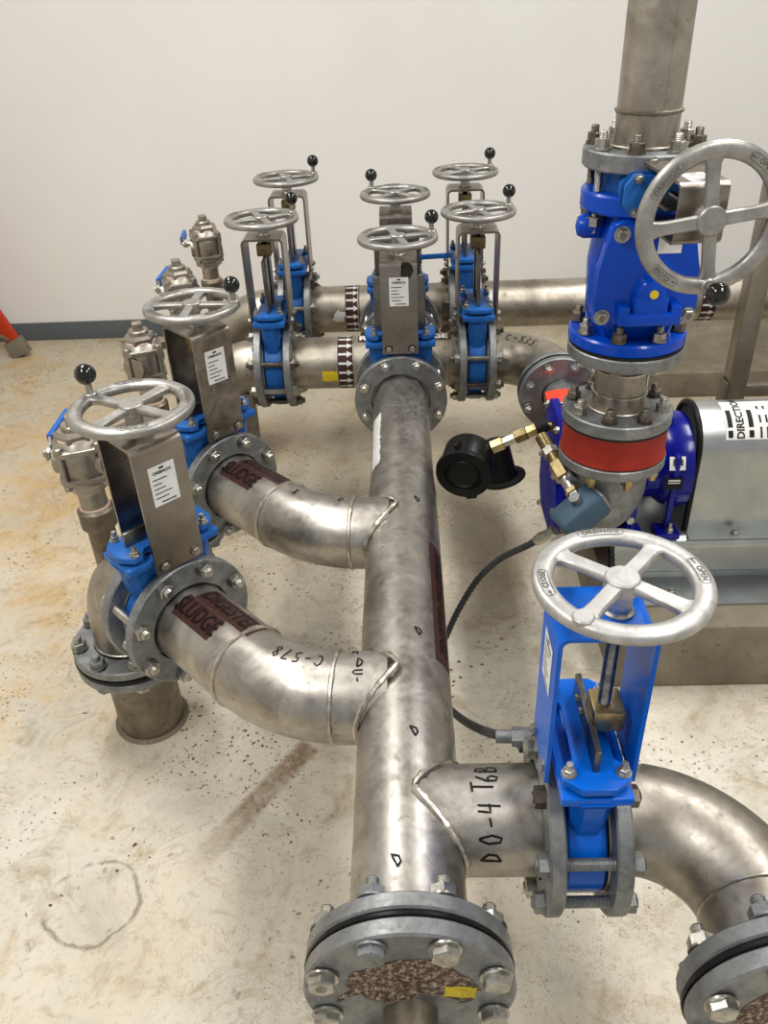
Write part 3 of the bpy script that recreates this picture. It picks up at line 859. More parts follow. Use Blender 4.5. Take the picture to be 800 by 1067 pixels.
for i, (y, z, d, reach, side, ld) in enumerate((
        (1.541, Z1, (Q, -Q, 0), VO - .031, (-1, .1, 0), (.1, 1, .12)), (2.07, Z2, (Q, -Q, 0), VO - .031, (.3, 1, 0), (1, .1, 0)),
        (2.55, ZR1, (1, 0, 0), -.42 - .031 - SX, (-1, .1, 0), (.12, 1, .1)), (2.99, ZR2, (1, 0, 0), -.392 - .031 - SX, (-1, -.2, 0), (-.1, 1, 0)))):
    standpipe(SX, y, z, i); stand_elbow(SX, y, z, d, i, reach); ball_valve(SX, y, z, side, ld, i)

# ---------------------------------------------------------------- rear rows
def arrow_tape(parent, path, u, r=PR, w=.052):
    f = path.surf(r); mb = MB(); place(mb, rect_bm(w, 2 * pi * r, .008), lambda a, v: f(a, v), 0, u, 0)
    tp = part('arrow_tape', mb, 'brown', parent, 'brown band of white arrows', fix=False)
    mb = MB()
    for k in range(18): place(mb, arrow_bm(.046, .021), lambda a, v: f(a, v, .0015), 0, u, (k - 8.5) * 2 * pi * r / 18)
    part('arrows', mb, 'white', tp, fix=False)

def row(y, z, xl, xr, name, label, tee_dir, tape_x, O):
    t = thing('tee_pipe', label, 'pipe', T(O), 'rear row tee pipes')
    L = lambda p: V(p) - V(O)
    p = Path([L((xl, y, z)), L((xr, y, z))], []); mb = MB(); pipe_wall(mb, p, PR, 56); part('run_pipe', mb, 'rear', t)
    flange(t, L((xl, y, z)), (1, 0, 0)); flange(t, L((xr, y, z)), (-1, 0, 0))
    for dy in tee_dir:
        q = Path([L((-.015, y, z)), L((-.015, y + dy, z))], []); mb = MB(); pipe_wall(mb, q, PR, 48); part('tee_branch', mb, 'rear', t)
        flange(t, L((-.015, y + dy, z)), (0, -1 if dy > 0 else 1, 0), hub=False)
        mb = MB(); mb.ring(.08, .107, -.003, .003, T(L((-.015, y + dy, z))) @ align((0, 1, 0)), 64, .001); part('gasket', mb, 'rubber', t)
    for x in (-.015 - .15, -.015 + .15): weld(t, L((x, y, z)), (1, 0, 0), PR, .003)
    arrow_tape(t, p, tape_x - xl)
    return t, p, L

t, p, L = row(2.55, ZR1, -.42 + .031, .23 - .031, 'front', 'short stainless tee pipe of the front rear row with arrow tape and yellow sticker', (-.184, .172), -.19, (-.1, 2.55, 0))
f = p.surf(PR); xl = -.42 + .031
mb = MB(); place(mb, rect_bm(.05, .036, .006, .002), lambda u, v: f(u, v), 0, -.243 - xl, PR * 1.72); part('sticker', mb, 'yellow', t, 'torn yellow sticker', fix=False)
mb = MB(); place(mb, rect_bm(.30, .05, .006), lambda u, v: f(u, v), 0, .0 - xl, PR * .05); mk = part('pipe_marker', mb, 'brown', t, 'brown label with white letters', fix=False)
for wd, xx_ in (('RE', -.125), ('GE', .115)):
    part('lettering', place(MB(), text_bm(wd, .04, .0015, fine=.006), lambda u, v: f(u, -v, .0013), 0, xx_ - xl, -.008), 'white', mk, fix=False)
t, p, L = row(2.99, ZR2, -.392 + .031, .222 - .031, 'back', 'short stainless tee pipe of the row by the wall with arrow tape', (-.204,), -.186, (-.1, 2.99, 0))
f = p.surf(PR); xl = -.392 + .031
mb = MB(); place(mb, rect_bm(.035, .04, .006, .005), lambda u, v: f(u, v), .3, -.235 - xl, PR * 1.55); part('sticker_remnant', mb, 'worn', t, 'torn white remnant', fix=False)
# long pipe by the wall to the right
t = thing('wall_pipe', 'long stainless pipe running right along the white wall behind the check valve', 'pipe', T(1.0, 2.99, 0))
p = Path([(.222 + .031 - 1.0, 0, ZR2), (1.9, 0, ZR2)], []); mb = MB(); pipe_wall(mb, p, PR, 56); part('long_pipe', mb, 'rear', t)
flange(t, (.222 + .031 - 1.0, 0, ZR2), (1, 0, 0)); arrow_tape(t, p, 1.10 - .253)
f = p.surf(PR); mb = MB(); place(mb, rect_bm(1.6, .0035, .02), lambda u, v: f(u, v), 0, 1.2, PR * .55); part('longitudinal_seam', mb, 'weld', t, fix=False)
# elbow from the front row to the pump
t = thing('pipe_elbow', 'stainless elbow marked C-535 with round end flange facing the pump', 'pipe', T(.45, 2.5, 0))
EX, EY = .455, 2.285
p = Path([(.261 - .45, .05, ZR1), (EX - .45, .05, ZR1), (EX - .45, EY - 2.5, ZR1)], [.17]); mb = MB()
n = len(p.p); mb.tube(p.p[:-1] + [V((EX - .45, EY + .06 - 2.5, ZR1)), V((EX - .45, EY - 2.5, ZR1))], [PR] * (n - 1) + [PR - .006, PR - .016], 56); part('elbow_pipe', mb, 'rear', t)
flange(t, (.261 - .45, .05, ZR1), (1, 0, 0)); flange(t, (EX - .45, EY - 2.5, ZR1), (0, 1, 0), ro=.116, ri=.07, pr=.066)
ea = T(EX - .45, EY - 2.5, ZR1) @ align((0, -1, 0))
mb = MB(); mb.ring(.05, .1175, 0, .008, ea, 64, .001); part('gasket', mb, 'rubber', t)
mb = MB(); mb.ring(.05, .116, .008, .032, ea, 64, .003); part('flange', mb, 'galv', t)
bolt_circle(t, T(EX - .45, EY - .003 - 2.5, ZR1) @ align((0, -1, 0)), .066, bc=.095, mats=('zinc', 'galv'), d=.016, nut=.0135, tail=.01)
f = p.surf(PR); mk = MB(); place(mk, hand_bm('C-535', .032, .02, .0036), lambda u, v: f(u, -v, .0012), 0, .135, -.022); part('marker_writing', mk, 'ink', t, 'black handwriting', fix=False)
weld(t, p.at(p.l[-1] - .09)[0], (0, 1, 0), PR, .0035)
# pipe prop under the rear elbow
mb = MB(); mb.box(.05, .05, ZR1 - PR, T(0, 0, (ZR1 - PR) / 2), .003); mb.box(.12, .12, .01, T(0, 0, .005), .002)
tag(part('pipe_support', mb, 'oldpipe'), 'brownish square steel prop under the front rear-row pipe, left end', 'support').location = (-.535, 2.53, 0)

# ---------------------------------------------------------------- foreground elbow right
t = thing('pipe_elbow', 'large stainless elbow in the bottom right corner ending in a flange pair', 'pipe', T(.47, .7, 0))
p = Path([(.276 - .47, .12, .53), (.478 - .47, .12, .53), (.478 - .47, -.145, .53)], [.168]); mb = MB(); pipe_wall(mb, p, PR, 64); part('elbow_pipe', mb, 'dullpipe', t)
flange(t, (.276 - .47, .12, .53), (1, 0, 0)); flange(t, (.008, -.145, .53), (0, 1, 0))
mb = MB(); mb.ring(.06, FR + .002, 0, .007, T(.008, -.145, .53) @ align((0, -1, 0)), 64, .001); part('gasket', mb, 'rubber', t)
weld(t, p.at(.168 * pi / 2 + .02)[0], (0, 1, 0), PR, .0035); weld(t, (.008, -.10, .53), (0, 1, 0), PR, .003)
t = thing('blind_flange', 'flange plate bolted on the foreground elbow, cut by the bottom right frame corner', 'flange', T(.478, .548, .53))
a = align((0, -1, 0)); mb = MB(); mb.cyl(FR, 0, .026, a, 72, .003); part('flange_disc', mb, 'galv', t)
mb = MB(); tb = bmesh.new(); tb.faces.new([tb.verts.new((.085 * cos(k * pi / 20), .085 * sin(k * pi / 20), 0)) for k in range(40)]); place(mb, tb, lambda u, v: V((u, -.0266, v))); part('rust_patch', mb, 'rust', t, 'rusty face', fix=False)
bolt_circle(t, T(0, .003, 0) @ a @ RX(pi), .064, mats=('zinc', 'galv'), d=.02, nut=.019, head='hex', tail=.018)

# ---------------------------------------------------------------- discharge stack
AX = V((.478, 1.694, 0)); DZ = .020; TR = .0585
t = thing('riser_pipe', 'stainless riser pipe going up out of the frame above the sideways valve', 'pipe', T(AX.x - .014, AX.y, 1.308 + .013))
mb = MB(); mb.cyl(TR, .01, 1.85, seg=56); mb.ring(TR - .004, TR + .012, .033, .040, seg=56); part('pipe', mb, 'dullpipe', t)
mb = MB(); mb.ring(.05, .114, 0, .034, seg=64, bev=.003); part('flange', mb, 'galv', t)
weld(t, (0, 0, .095), (0, 0, 1), TR, .0048, 'oldpipe')
mb = MB(); mb.box(.0011, .0011, 1.74, T(.012, -TR + .0013, .97)); part('longitudinal_seam', mb, 'dullpipe', t)
bolt_circle(t, T(0, 0, -.025), .12, bc=.095, mats=('zinc', 'darkbolt'), d=.016, nut=.0145)
# check valve
t = thing('check_valve', 'deep blue swing check valve with bolted front cover in the riser', 'valve', T(AX.x - .003, AX.y, .948 + DZ + .003))
mb = MB()
mb.ring(.05, .113, .276, .313, T(-.009, 0, -.003), seg=64, bev=.004); mb.ring(.05, .122, 0, .027, seg=64, bev=.004)
rings = []
for z, rx, y0, y1 in ((.02, .075, -.07, .075), (.06, .088, -.085, .08), (.16, .092, -.085, .09), (.23, .085, -.07, .08), (.285, .07, -.065, .065)):
    rings.append([V((math.copysign(abs(cos(a)) ** .6, cos(a)) * rx, (y0 + y1) / 2 + math.copysign(abs(sin(a)) ** .6, sin(a)) * (y1 - y0) / 2, z)) for a in [2 * pi * k / 32 for k in range(32)]])
mb.ring_loft(rings); part('valve_body', mb, 'deep', t)
mb = MB(); prof = [(-.098, .072), (.098, .072), (.101, .12), (.093, .18), (.075, .262), (.062, .272), (-.062, .272), (-.082, .262), (-.098, .18), (-.101, .12)]
cm = T(0, -.082, 0) @ RX(pi / 2); mb.prism(prof, 0, .03, cm, .006)
cv = part('cover', mb, 'deep', t)
mb = MB(); mb.lathe([(.034, 0), (.031, .014), (.026, .022), (.012, .026), (0, .0265)], T(.005, -.11, .137) @ RX(pi / 2), 28); mb.box(.06, .024, .045, T(.005, -.118, .118), .01, 4)
mb.box(.068, .03, .06, T(.005, -.120, .105), .008); mb.box(.105, .034, .026, T(.005, -.122, .088), .006); mb.box(.022, .03, .04, T(-.045, -.12, .095), .004); mb.box(.022, .03, .04, T(.055, -.12, .095), .004)
part('cover_boss', mb, 'deep', t)
mb = MB(); mb.cyl(.0085, 0, .002, T(.006, -.1355, .139) @ RX(pi / 2), 20); part('paint_dot', mb, 'yellow', t, 'greenish yellow dot')
mb = MB(); mb.lathe([(0, -.005), (.018, 0), (.024, .012), (.024, .04), (.016, .05)], T(-.128, -.02, .243) @ RY(pi / 2), 24); part('hinge_pin_boss', mb, 'deep', t)
for x, z in ((-.062, .248), (.055, .248), (-.084, .088), (.084, .088)):
    o = part('cover_bolt', hexbolt_small(.0125, .010, .0), 'zinc', t); o.matrix_local = T(x, -.113, z) @ RX(pi / 2)
mb = MB(); place(mb, rect_bm(.045, .03, .03), lambda u, v: V((u + .03, -.1125, .225 + v))); part('sticker', mb, 'white', t, 'white sticker', fix=False)
bolt_circle(t, T(0, 0, .0), .058, bc=.104, mats=('zinc', 'oldpipe'), d=.016, nut=.0145, head='hex')
# spool
t = thing('pipe_spool', 'short stainless pipe spool between the check valve and the red rubber joint', 'pipe', T(AX.x - .002, AX.y, .742 + DZ + .017))
mb = MB(); mb.cyl(TR - .001, .02, .186, seg=56); mb.ring(TR - .004, TR + .012, .033, .040, seg=56); part('pipe', mb, 'dullpipe', t)
weld(t, (0, 0, .072), (0, 0, 1), TR, .0035); weld(t, (0, 0, .125), (0, 0, 1), TR, .0035)
mb = MB(); mb.ring(.05, .122, .158, .186, seg=64, bev=.003); part('flange', mb, 'galv', t)
mb = MB(); mb.ring(.05, .1205, .186, .192, seg=64, bev=.001); part('gasket', mb, 'dark', t)
mb = MB(); mb.ring(.05, .121, .003, .034, seg=64, bev=.003); part('flange', mb, 'galv', t)
bolt_circle(t, T(0, 0, -.006), .078, bc=.098, mats=('darkbolt', 'zinc', 'darkbolt'), d=.018, nut=.0155)
mb = MB(); f = lambda u, v: V(((TR + .0004) * sin(u / TR), -(TR + .0004) * cos(u / TR), v)); place(mb, rect_bm(.02, .035, .004), f, 0, .066, .105); part('sticker', mb, 'white', t, 'white sticker', fix=False)
# red rubber expansion joint
t = thing('expansion_joint', 'worn red rubber expansion joint under the galvanised flange', 'joint', T(AX.x - .002, AX.y, .666 + DZ + .017))
mb = MB(); mb.lathe([(.06, 0), (.119, 0), (.119, .004), (.1165, .008), (.1165, .070), (.119, .074), (.119, .078), (.06, .078)], seg=64, closed=True); part('rubber_ring', mb, 'red', t)
for a in (0, .0745):
    mb = MB(); mb.ring(.1, .1195, a, a + .004, seg=64, bev=.001); part('edge_band', mb, 'dark', t)

# ---------------------------------------------------------------- pump set
PY, PZ = 1.93, .50
# concrete plinths
mb = MB(); mb.box(1.6, .9, .21, T(.535 + .8, 1.615 + .45, .105), .008)
tag(part('concrete_plinth', mb, 'concrete'), 'stained concrete plinth under the pump base', 'plinth')
mb = MB(); mb.box(1.7, .94, .117, T(.95 + .85, 3.385 + .47, .0585), .006)
tag(part('concrete_plinth', mb, 'concrete'), 'low grey concrete plinth at the foot of the back wall', 'plinth')
# base frame: folded galvanised channel
t = thing('support_frame', 'folded galvanised steel base under the pump and its coupling guard', 'base', T(1.2, 1.95, .21))
prof = [(-.25, .0), (-.25, .007), (-.132, .007), (-.132, .032), (-.158, .046), (-.163, .052), (-.163, .125)]
for k in range(7): a = pi - pi / 2 * k / 6; prof.append((-.135 + .028 * cos(a), .128 + .028 * sin(a)))
prof += [(.2, .156), (.2, .0), (.19, .0), (.19, .146), (-.12, .146), (-.124, .0)]
mb = MB(); mb.prism(prof, -.655, .5, Matrix(((0, 0, 1, 0), (1, 0, 0, 0), (0, 1, 0, 0), (0, 0, 0, 1))))
part('base_channel', mb, 'sheet', t)
for x in (-.5, -.2, .1):
    o = part('bolt', hexbolt_small(.01, .008, .004), 'zinc', t); o.location = (x, -.2, .0085)
# coupling guard
t = thing('coupling_guard', 'galvanised arched coupling guard with a DIRECTION sticker on top', 'guard', T(.87, PY, .366))
gx0, gx1 = -.135, .115; GR = .10; gz = .222
sect = [(-.135, .0), (-.135, .003), (-.1, .003)]
outer = [(-GR, .003)] + [(GR * cos(a), gz + GR * sin(a)) for a in [pi - pi * k / 24 for k in range(25)]] + [(GR, .003)]
prof = [(-.145, .003), (-.145, .0), (-.098, .0)]
inn = [(y * .97, z if z < gz else gz + (z - gz) * .97) for y, z in outer]
prof = [(-.145, .0), (-.145, .003)] + outer + [(.145, .003), (.145, 0)] + list(reversed(inn))
mb = MB(); mb.prism(prof, gx0, gx1, Matrix(((0, 0, 1, 0), (1, 0, 0, 0), (0, 1, 0, 0), (0, 0, 0, 1)))); part('guard_sheet', mb, 'sheet', t)
edge = [V((gx0, y * 1.01, z)) for y, z in outer]; mb = MB(); mb.tube(edge, .008, 10); part('rubber_edging', mb, 'rubber', t)
mb = MB(); mb.tube([V((gx1, y * 1.01, z)) for y, z in outer], .006, 10); part('rubber_edging', mb, 'rubber', t)
o = part('bolt', hexbolt_small(.010, .008, .003), 'zinc', t); o.location = (-.01, -.124, .004)
def gs(u, v, off=.0008):
    """u along x, v arc length from the front spring line upward"""
    a = pi - v / GR
    return V((u, (GR + off) * cos(a), gz + (GR + off) * sin(a)))
mb = MB(); place(mb, rect_bm(.20, .12, .008), gs, 0, .03, .105); sg = part('direction_sticker', mb, 'white', t, 'white rotation sticker', fix=False)
mb = MB()
for xo in (-.058, -.006):
    for vv, hh in ((.055, .018), (.097, .05)): place(mb, rect_bm(.012, hh, .006), lambda u, v: gs(u, v, .0014), 0, xo, vv + .004)
place(mb, text_bm('DIRECTION', .026, .0008, fine=.006), lambda u, v: gs(u, v, .0014), pi / 2, -.032, .115)
for k in range(5):
    for j, hh in enumerate((.028, .022, .012)): place(mb, rect_bm(.005, hh, .01), lambda u, v: gs(u, v, .0014), 0, .018 + k * .016, .062 + j * .036)
part('printing', mb, 'ink', sg, fix=False)
# pump
t = thing('pump', 'navy blue pump with edge-on cover plate beside the galvanised coupling guard', 'pump', T(.55, PY, .366))
Z = PZ - .366
mb = MB(); mb.box(.15, .24, .30, T(-.055, 0, Z - .01), .03, 4); part('casing', mb, 'navy', t)
mb = MB(); out = [(-.06, .19), (.06, .19), (.10, .15), (.105, .02), (.135, -.02), (.135, -.09), (.10, -.13), (.07, -.185), (-.07, -.185), (-.10, -.13), (-.135, -.09), (-.135, -.02), (-.105, .02), (-.10, .15)]
out = [(y, z if z > -.15 else z + .03) for y, z in out]
mb.prism(out, -.012, .012, T(-.158, 0, Z) @ Matrix(((0, 0, 1, 0), (1, 0, 0, 0), (0, 1, 0, 0), (0, 0, 0, 1))), .004); part('cover_plate', mb, 'navymat', t)
for y, z in ((-.075, .165), (.075, .165), (-.09, .10), (-.09, .04), (-.12, -.05), (-.08, -.15), (.08, -.15), (.1, 0)):
    mb = MB(); mt = T(-.173, y, Z + z) @ RY(pi / 2); mb.cyl(.005, -.008, .055, mt, 12); mb.hexa(.010, .046, .058, mt); mb.hexa(.010, -.004, .006, mt); part('cover_stud', mb, 'zinc', t)
mb = MB(); ax = T(0, 0, Z + .03) @ RY(pi / 2)
mb.lathe([(0, .02), (.115, .02), (.12, .03), (.12, .05), (.100, .07), (.100, .10), (.118, .12), (.128, .15), (.128, .175), (.10, .18), (0, .18)], ax, 48)
mb.box(.02, .26, .30, T(.03, 0, Z - .01), .006)
part('gearbox', mb, 'navy', t)
for y in (-.115, .115):
    for x, w_, h_ in ((.13, .03, .24), (.035, .05, .22)):
        mb = MB(); mb.box(.015, w_, h_, T(x, y * .95, h_ / 2 - .002), .004); mb.box(.06, .06, .018, T(x, y, .009), .003); part('foot', mb, 'navy', t)
for y in (-.13, .13):
    o = part('foot_bolt', hexbolt_small(.0095, .01, .016), 'zinc', t); o.location = (.135, y, .02)
mb = MB(); mb.lathe([(0, 0), (.012, .0), (.014, .012), (.008, .02), (0, .022)], T(.125, -.02, Z + .145), 20); part('breather_plug', mb, 'navy', t)
def gb(u, v, off=.0012):
    a = v / .119; return V((u, -(.119 + off) * cos(a), Z + .03 + (.119 + off) * sin(a)))
for (x, v, w_, h_, mt, nm) in ((.13, .055, .04, .035, 'white', 'barcode_sticker'), (.125, .0, .045, .035, 'ink', 'rating_plate')):
    mb = MB(); g2 = lambda u, vv: V((u, -.1295 * cos(vv / .1295), Z + .03 + .1295 * sin(vv / .1295))); place(mb, rect_bm(w_, h_, .006), g2, 0, x, v); o = part(nm, mb, mt, t, 'white barcode sticker' if mt == 'white' else 'black plate', fix=False)
    mb = MB(); g3 = lambda u, vv: V((u, -.130 * cos(vv / .1295), Z + .03 + .130 * sin(vv / .1295)))
    if mt == 'white':
        for k in range(9): place(mb, rect_bm(.0012 + .0009 * (k % 3), .016, .02), g3, 0, x - .012 + k * .003, v + .002)
    else:
        place(mb, rect_bm(.03, .004, .02), g3, 0, x, v + .010); place(mb, rect_bm(.03, .003, .02), g3, 0, x, v + .003)
    part('printing', mb, 'ink' if mt == 'white' else 'white', o, fix=False)
for x, z in ((.02, -.06), (.02, -.115)):
    mb = MB(); mt = T(x, -.13, Z + z) @ RX(pi / 2); mb.cyl(.006, 0, .03, mt, 12); mb.hexa(.011, .02, .032, mt); part('casing_stud', mb, 'zinc', t)
mb = MB(); mb.prism([(-.150, .246), (-.09, .256), (-.03, .246), (-.045, .06), (-.105, .06)], -.27, -.13, Matrix(((1, 0, 0, 0), (0, 0, -1, 0), (0, 1, 0, 0), (0, 0, 0, 1))), .008); part('suction_neck', mb, 'orange', t, 'orange red faceted neck')
mb = MB(); mb.cyl(.05, .26, .33, T(-.09, 0, .206) @ align((0, 1, 0)), 40); part('suction_pipe', mb, 'galv', t)
# discharge elbow, galvanised
t = thing('discharge_elbow', 'galvanised cast elbow rising from the pump to the red rubber joint', 'pipe', T(AX.x - .002, AX.y, .64 + DZ + .017))
mb = MB(); mb.ring(.05, .121, 0, .026, seg=64, bev=.003); part('flange', mb, 'galv', t)
pp = Path([(0, 0, .01), (0, 0, -.185), (0.0, .125, -.185)], [.11]); n = len(pp.p)
mb = MB(); mb.tube(pp.p, [.09 - .028 * min(1, 1.7 * i / n) for i in range(n)], 44); part('elbow_body', mb, 'galv', t)
mb = MB(); mb.box(.05, .06, .02, T(-.085, -.01, -.045) @ RY(.7), .004); part('lug', mb, 'galv', t)
for a in (-2.2, -1.4, -.6): 
    mb = MB(); mb.hexa(.013, .0, .016, T(.102 * cos(a), .102 * sin(a), -.018)); mb.cyl(.008, -.012, 0, T(.102 * cos(a), .102 * sin(a), -.018), 14); part('bolt', mb, 'brass', t)

SENSOR, CH0, CH1 = ((0.395, 1.6, 0.584), (0.33, 1.8, 0.678), (0.396, 1.605, 0.605))
# pressure sensor block and its fittings
def fitting_chain(name, label, a, b, specs):
    a, b = V(a), V(b); d = b - a; L = d.length; m = T(a) @ align(d)
    t = thing(name, label, 'fitting', m)
    for nm, u0, u1, r, mt, hx in specs:
        mb = MB(); (mb.hexa if hx else mb.cyl)(r, u0 * L, u1 * L, I4); part(nm, mb, mt, t)
    return t
sm = T(*SENSOR) @ RZ(.35) @ RY(radians(-34))
t = thing('pressure_sensor', 'grey-blue pressure sensor block in front of the galvanised elbow', 'sensor', sm)
mb = MB(); mb.box(.115, .074, .068, I4, .012, 3); part('sensor_body', mb, 'steelblue', t)
mb = MB(); mb.box(.008, .066, .06, T(.059, 0, 0), .003); part('end_cap', mb, 'galv', t)
mb = MB(); mb.cyl(.013, .03, .05, T(.01, 0, 0)); part('socket', mb, 'galv', t)
fitting_chain('fitting_chain', 'dark and brass pipe fittings dropping from the tee onto the grey-blue sensor', CH0, CH1,
    [('street_elbow', 0, .2, .016, 'darkbrass', False), ('union', .2, .3, .020, 'zinc', True), ('bush', .3, .42, .017, 'darkbrass', False), ('brass_valve', .42, .64, .0235, 'brass', True), ('nipple', .64, .8, .016, 'zinc', False), ('adapter', .8, .86, .020, 'brass', True), ('tip', .86, 1.0, .017, 'zinc', True)])
fitting_chain('fitting_chain', 'brass and steel fittings joining the black gauge to the pump', (.352, 1.90, .655), (.232, 1.90, .60),
    [('tee', -.1, .15, .017, 'dark', False), ('brass_nut', .15, .35, .017, 'brass', True), ('brass_body', .35, .6, .019, 'darkbrass', True), ('nipple', .6, .85, .014, 'zinc', True), ('brass_end', .85, 1.1, .019, 'brass', True)])
mb = MB(); mb.cyl(.013, 0, .05, T(.352, 1.90, .655) @ align((1, 0, -.2))); 
tag(part('pipe_nipple', mb, 'darkbrass'), 'dark short nipple between fittings and blue cover plate', 'fitting')
# black gauge
g = V((.155, 1.88, .560)); gd = V((-.25, -.93, -.12)).normalized()
t = thing('pressure_gauge', 'round black pressure gauge housing with closed cap hanging beside the pump', 'gauge', T(g) @ align(gd))
mb = MB(); mb.lathe([(0, -.05), (.06, -.05), (.068, -.042), (.068, .03), (.064, .036), (0, .036)], seg=48); part('housing', mb, 'rubber', t)
mb = MB(); mb.lathe([(.046, .034), (.072, .034), (.074, .04), (.072, .05), (.050, .052), (.047, .046), (0, .046)], seg=48); mb.lathe([(.036, .046), (.040, .050), (.044, .046)], seg=48); part('cap', mb, 'rubber', t)
mb = MB(); mb.box(.012, .03, .03, T(0, .07, .02) , .003); mb.box(.03, .02, .015, T(.0, -.072, .04), .004); part('hinge', mb, 'rubber', t)
mb = MB(); mb.box(.003, .012, .03, T(-.0685, -.01, .0)); part('sticker', mb, 'white', t, 'small white sticker')
g2 = V((.255, 1.99, .49))
t = thing('diaphragm_seal', 'black cylinder with slotted flange beside the round gauge', 'fitting', T(g2) @ align((.25, -.1, -.95)))
mb = MB(); mb.lathe([(0, -.07), (.036, -.07), (.040, -.062), (.040, .02), (.045, .03), (.045, .05), (.0, .05)], seg=40); part('housing', mb, 'rubber', t)
mb = MB(); mb.ring(.044, .064, .035, .045, seg=40); part('slotted_flange', mb, 'dark', t)

t = thing('ball_valve', 'small ball valve with blue lever on the wall row, behind the header end valves', 'valve', T(.045, 2.985, ZR2 + PR - .005))
mb = MB(); mb.cyl(.017, 0, .07, seg=24); part('nipple', mb, 'dullpipe', t)
mb = MB(); mb.hexa(.024, .06, .08); mb.cyl(.026, .08, .125, seg=28, bev=.004); mb.hexa(.024, .125, .145); mb.box(.02, .02, .012, T(0, 0, .15), .002); part('valve_body', mb, 'dullpipe', t)
mb = MB(); mb.cyl(.008, .02, .045, T(0, 0, .112) @ align((0, -1, 0)), 16); part('stem', mb, 'zinc', t)
mb = MB(); mb.box(.15, .008, .018, T(.065, -.04, .118) @ RY(-.03), .003); part('lever', mb, 'lever', t)

# ---------------------------------------------------------------- hoses
def smooth(pts, n=10):
    pts = [V(p) for p in pts]; out = []
    for i in range(len(pts) - 1):
        p0 = pts[max(i - 1, 0)]; p1 = pts[i]; p2 = pts[i + 1]; p3 = pts[min(i + 2, len(pts) - 1)]
        for k in range(n):
            t = k / n; out.append(.5 * ((2 * p1) + (p2 - p0) * t + (2 * p0 - 5 * p1 + 4 * p2 - p3) * t * t + (3 * p1 - p0 - 3 * p2 + p3) * t ** 3))
    out.append(pts[-1]); return out
HOSE = []
def hose(name, label, pts, r=.0085, end=True, mat='hose'):
    c = smooth(pts, 14); t = thing(name, label, 'hose', T(c[0])); o = c[0]
    dense = []
    for a, b in zip(c[:-1], c[1:]):
        k = max(1, int((b - a).length / .003)); dense += [a.lerp(b, i / k) - o for i in range(k)]
    mb = MB(); mb.tube(dense, [r * (1 + .06 * (1 if (i // 2) % 2 else -1)) for i in range(len(dense))], 12); part('conduit', mb, mat, t)
    if end:
        d = (c[1] - c[0]).normalized(); mb = MB(); m2 = align(d); mb.hexa(r * 1.7, -.03, -.012, m2); mb.cyl(r * 1.45, -.012, .03, m2, 20); mb.hexa(r * 1.7, .006, .02, m2); part('end_connector', mb, 'zinc', t)
    return t
HP = [(0.326, 1.63, 0.5), (0.285, 1.651, 0.455), (0.229, 1.713, 0.37), (0.177, 1.742, 0.28), (0.13, 1.744, 0.18), (0.093, 1.734, 0.085), (0.053, 1.679, 0.011), (0.077, 1.513, 0.07), (0.094, 1.389, 0.16), (0.118, 1.204, 0.32), (0.148, 1.016, 0.5), (0.174, 0.9, 0.626)]
hose('conduit_hose', 'grey ribbed hose curving from the sensor behind the header to the blue valve flange', HP)
mb = MB(); mb.hexa(.016, -.02, .012, T(HP[-1]) @ align((1, -.1, .05))); mb.cyl(.011, -.045, -.02, T(HP[-1]) @ align((1, -.1, .05)), 16)
tag(part('hose_gland', mb, 'galv'), 'grey hexagonal gland where the hose meets the blue valve flange', 'fitting')
hose('conduit_hose', 'black ribbed hose standing at the plinth corner behind the blue valve yoke', [(.505, 1.70, .42), (.500, 1.63, .36), (.497, 1.575, .26), (.495, 1.55, .13), (.50, 1.53, .012)], .0095, False, 'rubber')

# ---------------------------------------------------------------- square post right
t = thing('stanchion', 'brushed square steel post with a horizontal rail at the right edge', 'post', T(1.118, 2.6, 0))
mb = MB(); mb.box(.062, .062, 1.55, T(0, 0, .775), .004); part('post', mb, 'post', t)
mb = MB(); mb.box(.6, .045, .045, T(.33, .02, .40), .004); part('rail', mb, 'post', t)
mb = MB(); mb.box(.13, .13, .01, T(0, 0, .005), .002); part('foot_plate', mb, 'post', t)
mb = MB(); mb.box(.012, .06, .09, T(-.037, 0, .40), .003); part('bracket', mb, 'oldpipe', t)

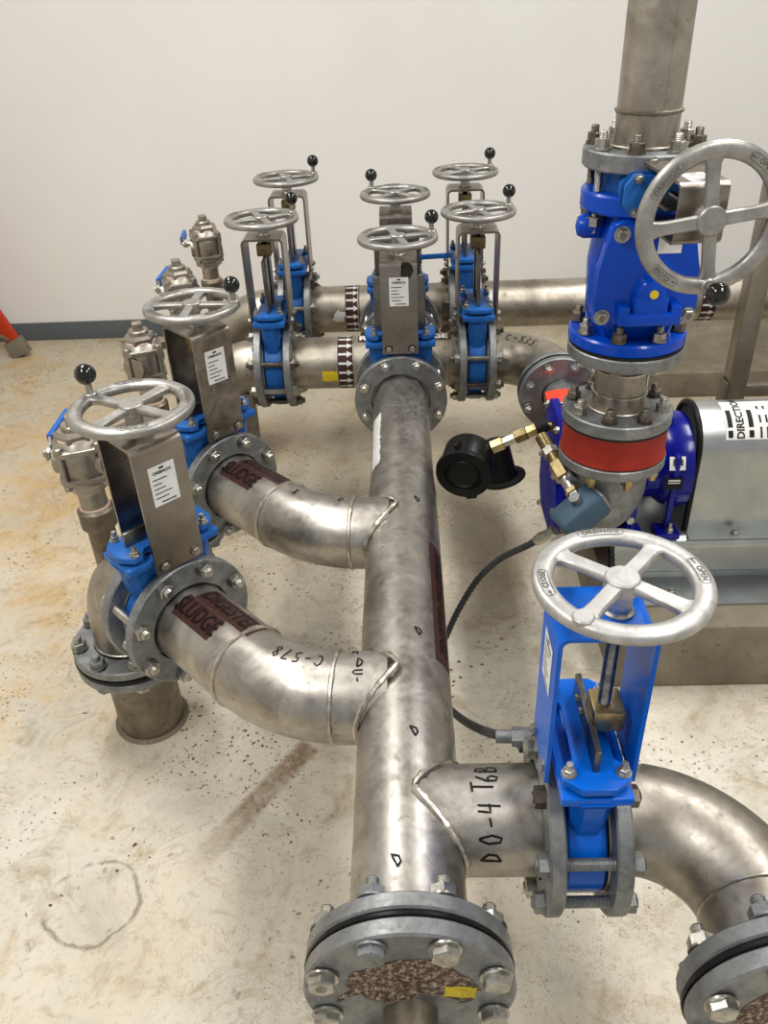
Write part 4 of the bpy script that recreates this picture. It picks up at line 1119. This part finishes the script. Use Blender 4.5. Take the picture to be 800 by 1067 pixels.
# ---------------------------------------------------------------- step ladder at the left edge
t = thing('step_ladder', 'orange-red fibreglass step ladder standing by the wall at the left edge', 'ladder', T(-2.055, 4.12, 0))
def rail(mb, a, b, w, d):
    a, b = V(a), V(b); m2 = T(a) @ align(b - a); L = (b - a).length
    mb.box(w, d, L, m2 @ T(0, 0, L / 2), .003)
for nm, a, b in (('side_rail', (0, 0, .06), (-.52, .06, 1.3)), ('side_rail', (-.55, -.35, .06), (-.52, .0, 1.3)), ('side_rail', (-.12, -.38, .06), (-.45, -.02, 1.3))):
    mb = MB(); rail(mb, a, b, .075, .03); part(nm, mb, 'ladder', t)
    mb = MB(); mm = T(a) @ align(V(b) - V(a)); mb.box(.1, .055, .09, mm @ T(0, 0, -.01), .006); part('foot_boot', mb, 'boot', t)
mb = MB(); rail(mb, (-.02, -.03, .10), (-.36, -.30, .50), .022, .008); part('brace', mb, 'boot', t)
for z, k in ((.35, .22), (.65, .48), (.95, .72)):
    mb = MB(); mb.box(.42, .09, .02, T(-.30 - k * .1, -.36 + k * .3, z), .003); part('tread', mb, 'boot', t)

# ---------------------------------------------------------------- camera
f_px, pitch, roll, yaw = 860.0, radians(33.27), radians(2.6), radians(-2.06)
fwd0 = V((sin(yaw), cos(yaw), 0)); right0 = V((cos(yaw), -sin(yaw), 0)); up0 = V((0, 0, 1))
fwd = fwd0 * cos(pitch) - up0 * sin(pitch); down = -(up0 * cos(pitch) + fwd0 * sin(pitch))
right = right0 * cos(roll) + down * sin(roll); dn = down * cos(roll) - right0 * sin(roll)
cd = bpy.data.cameras.new('camera'); co = bpy.data.objects.new('camera', cd); COL.objects.link(co)
mm = Matrix((right, -dn, -fwd)).transposed().to_4x4(); mm.translation = V((0, 0, 1.65)); co.matrix_world = mm
cd.sensor_fit = 'HORIZONTAL'; cd.sensor_width = 36; cd.lens = 36 * f_px / 800; cd.clip_start = .05
scene.camera = co

# ---------------------------------------------------------------- lights
def area(name, loc, sx, sy, power, col=(1, .985, .965)):
    ld = bpy.data.lights.new(name, 'AREA'); ld.shape = 'RECTANGLE'; ld.size = sx; ld.size_y = sy; ld.energy = power; ld.color = col
    o = bpy.data.objects.new(name, ld); COL.objects.link(o); o.location = loc
    return o
for i, (x, y, pw) in enumerate(((-1.2, .2, 35), (1.3, .2, 33), (-1.2, 2.3, 37), (1.3, 2.3, 36))):
    area('ceiling_lamp', (x, y, 3.12), .32, 1.25, pw)
w = bpy.data.worlds.new('world'); scene.world = w; w.use_nodes = True
bg = w.node_tree.nodes['Background']; bg.inputs[0].default_value = (.95, .97, 1, 1); bg.inputs[1].default_value = .42

vs = scene.view_settings
scene.display_settings.display_device = 'sRGB'
vs.view_transform = 'Standard'; vs.look = 'None'; vs.gamma = 1; vs.use_curve_mapping = False
vs.exposure = .38
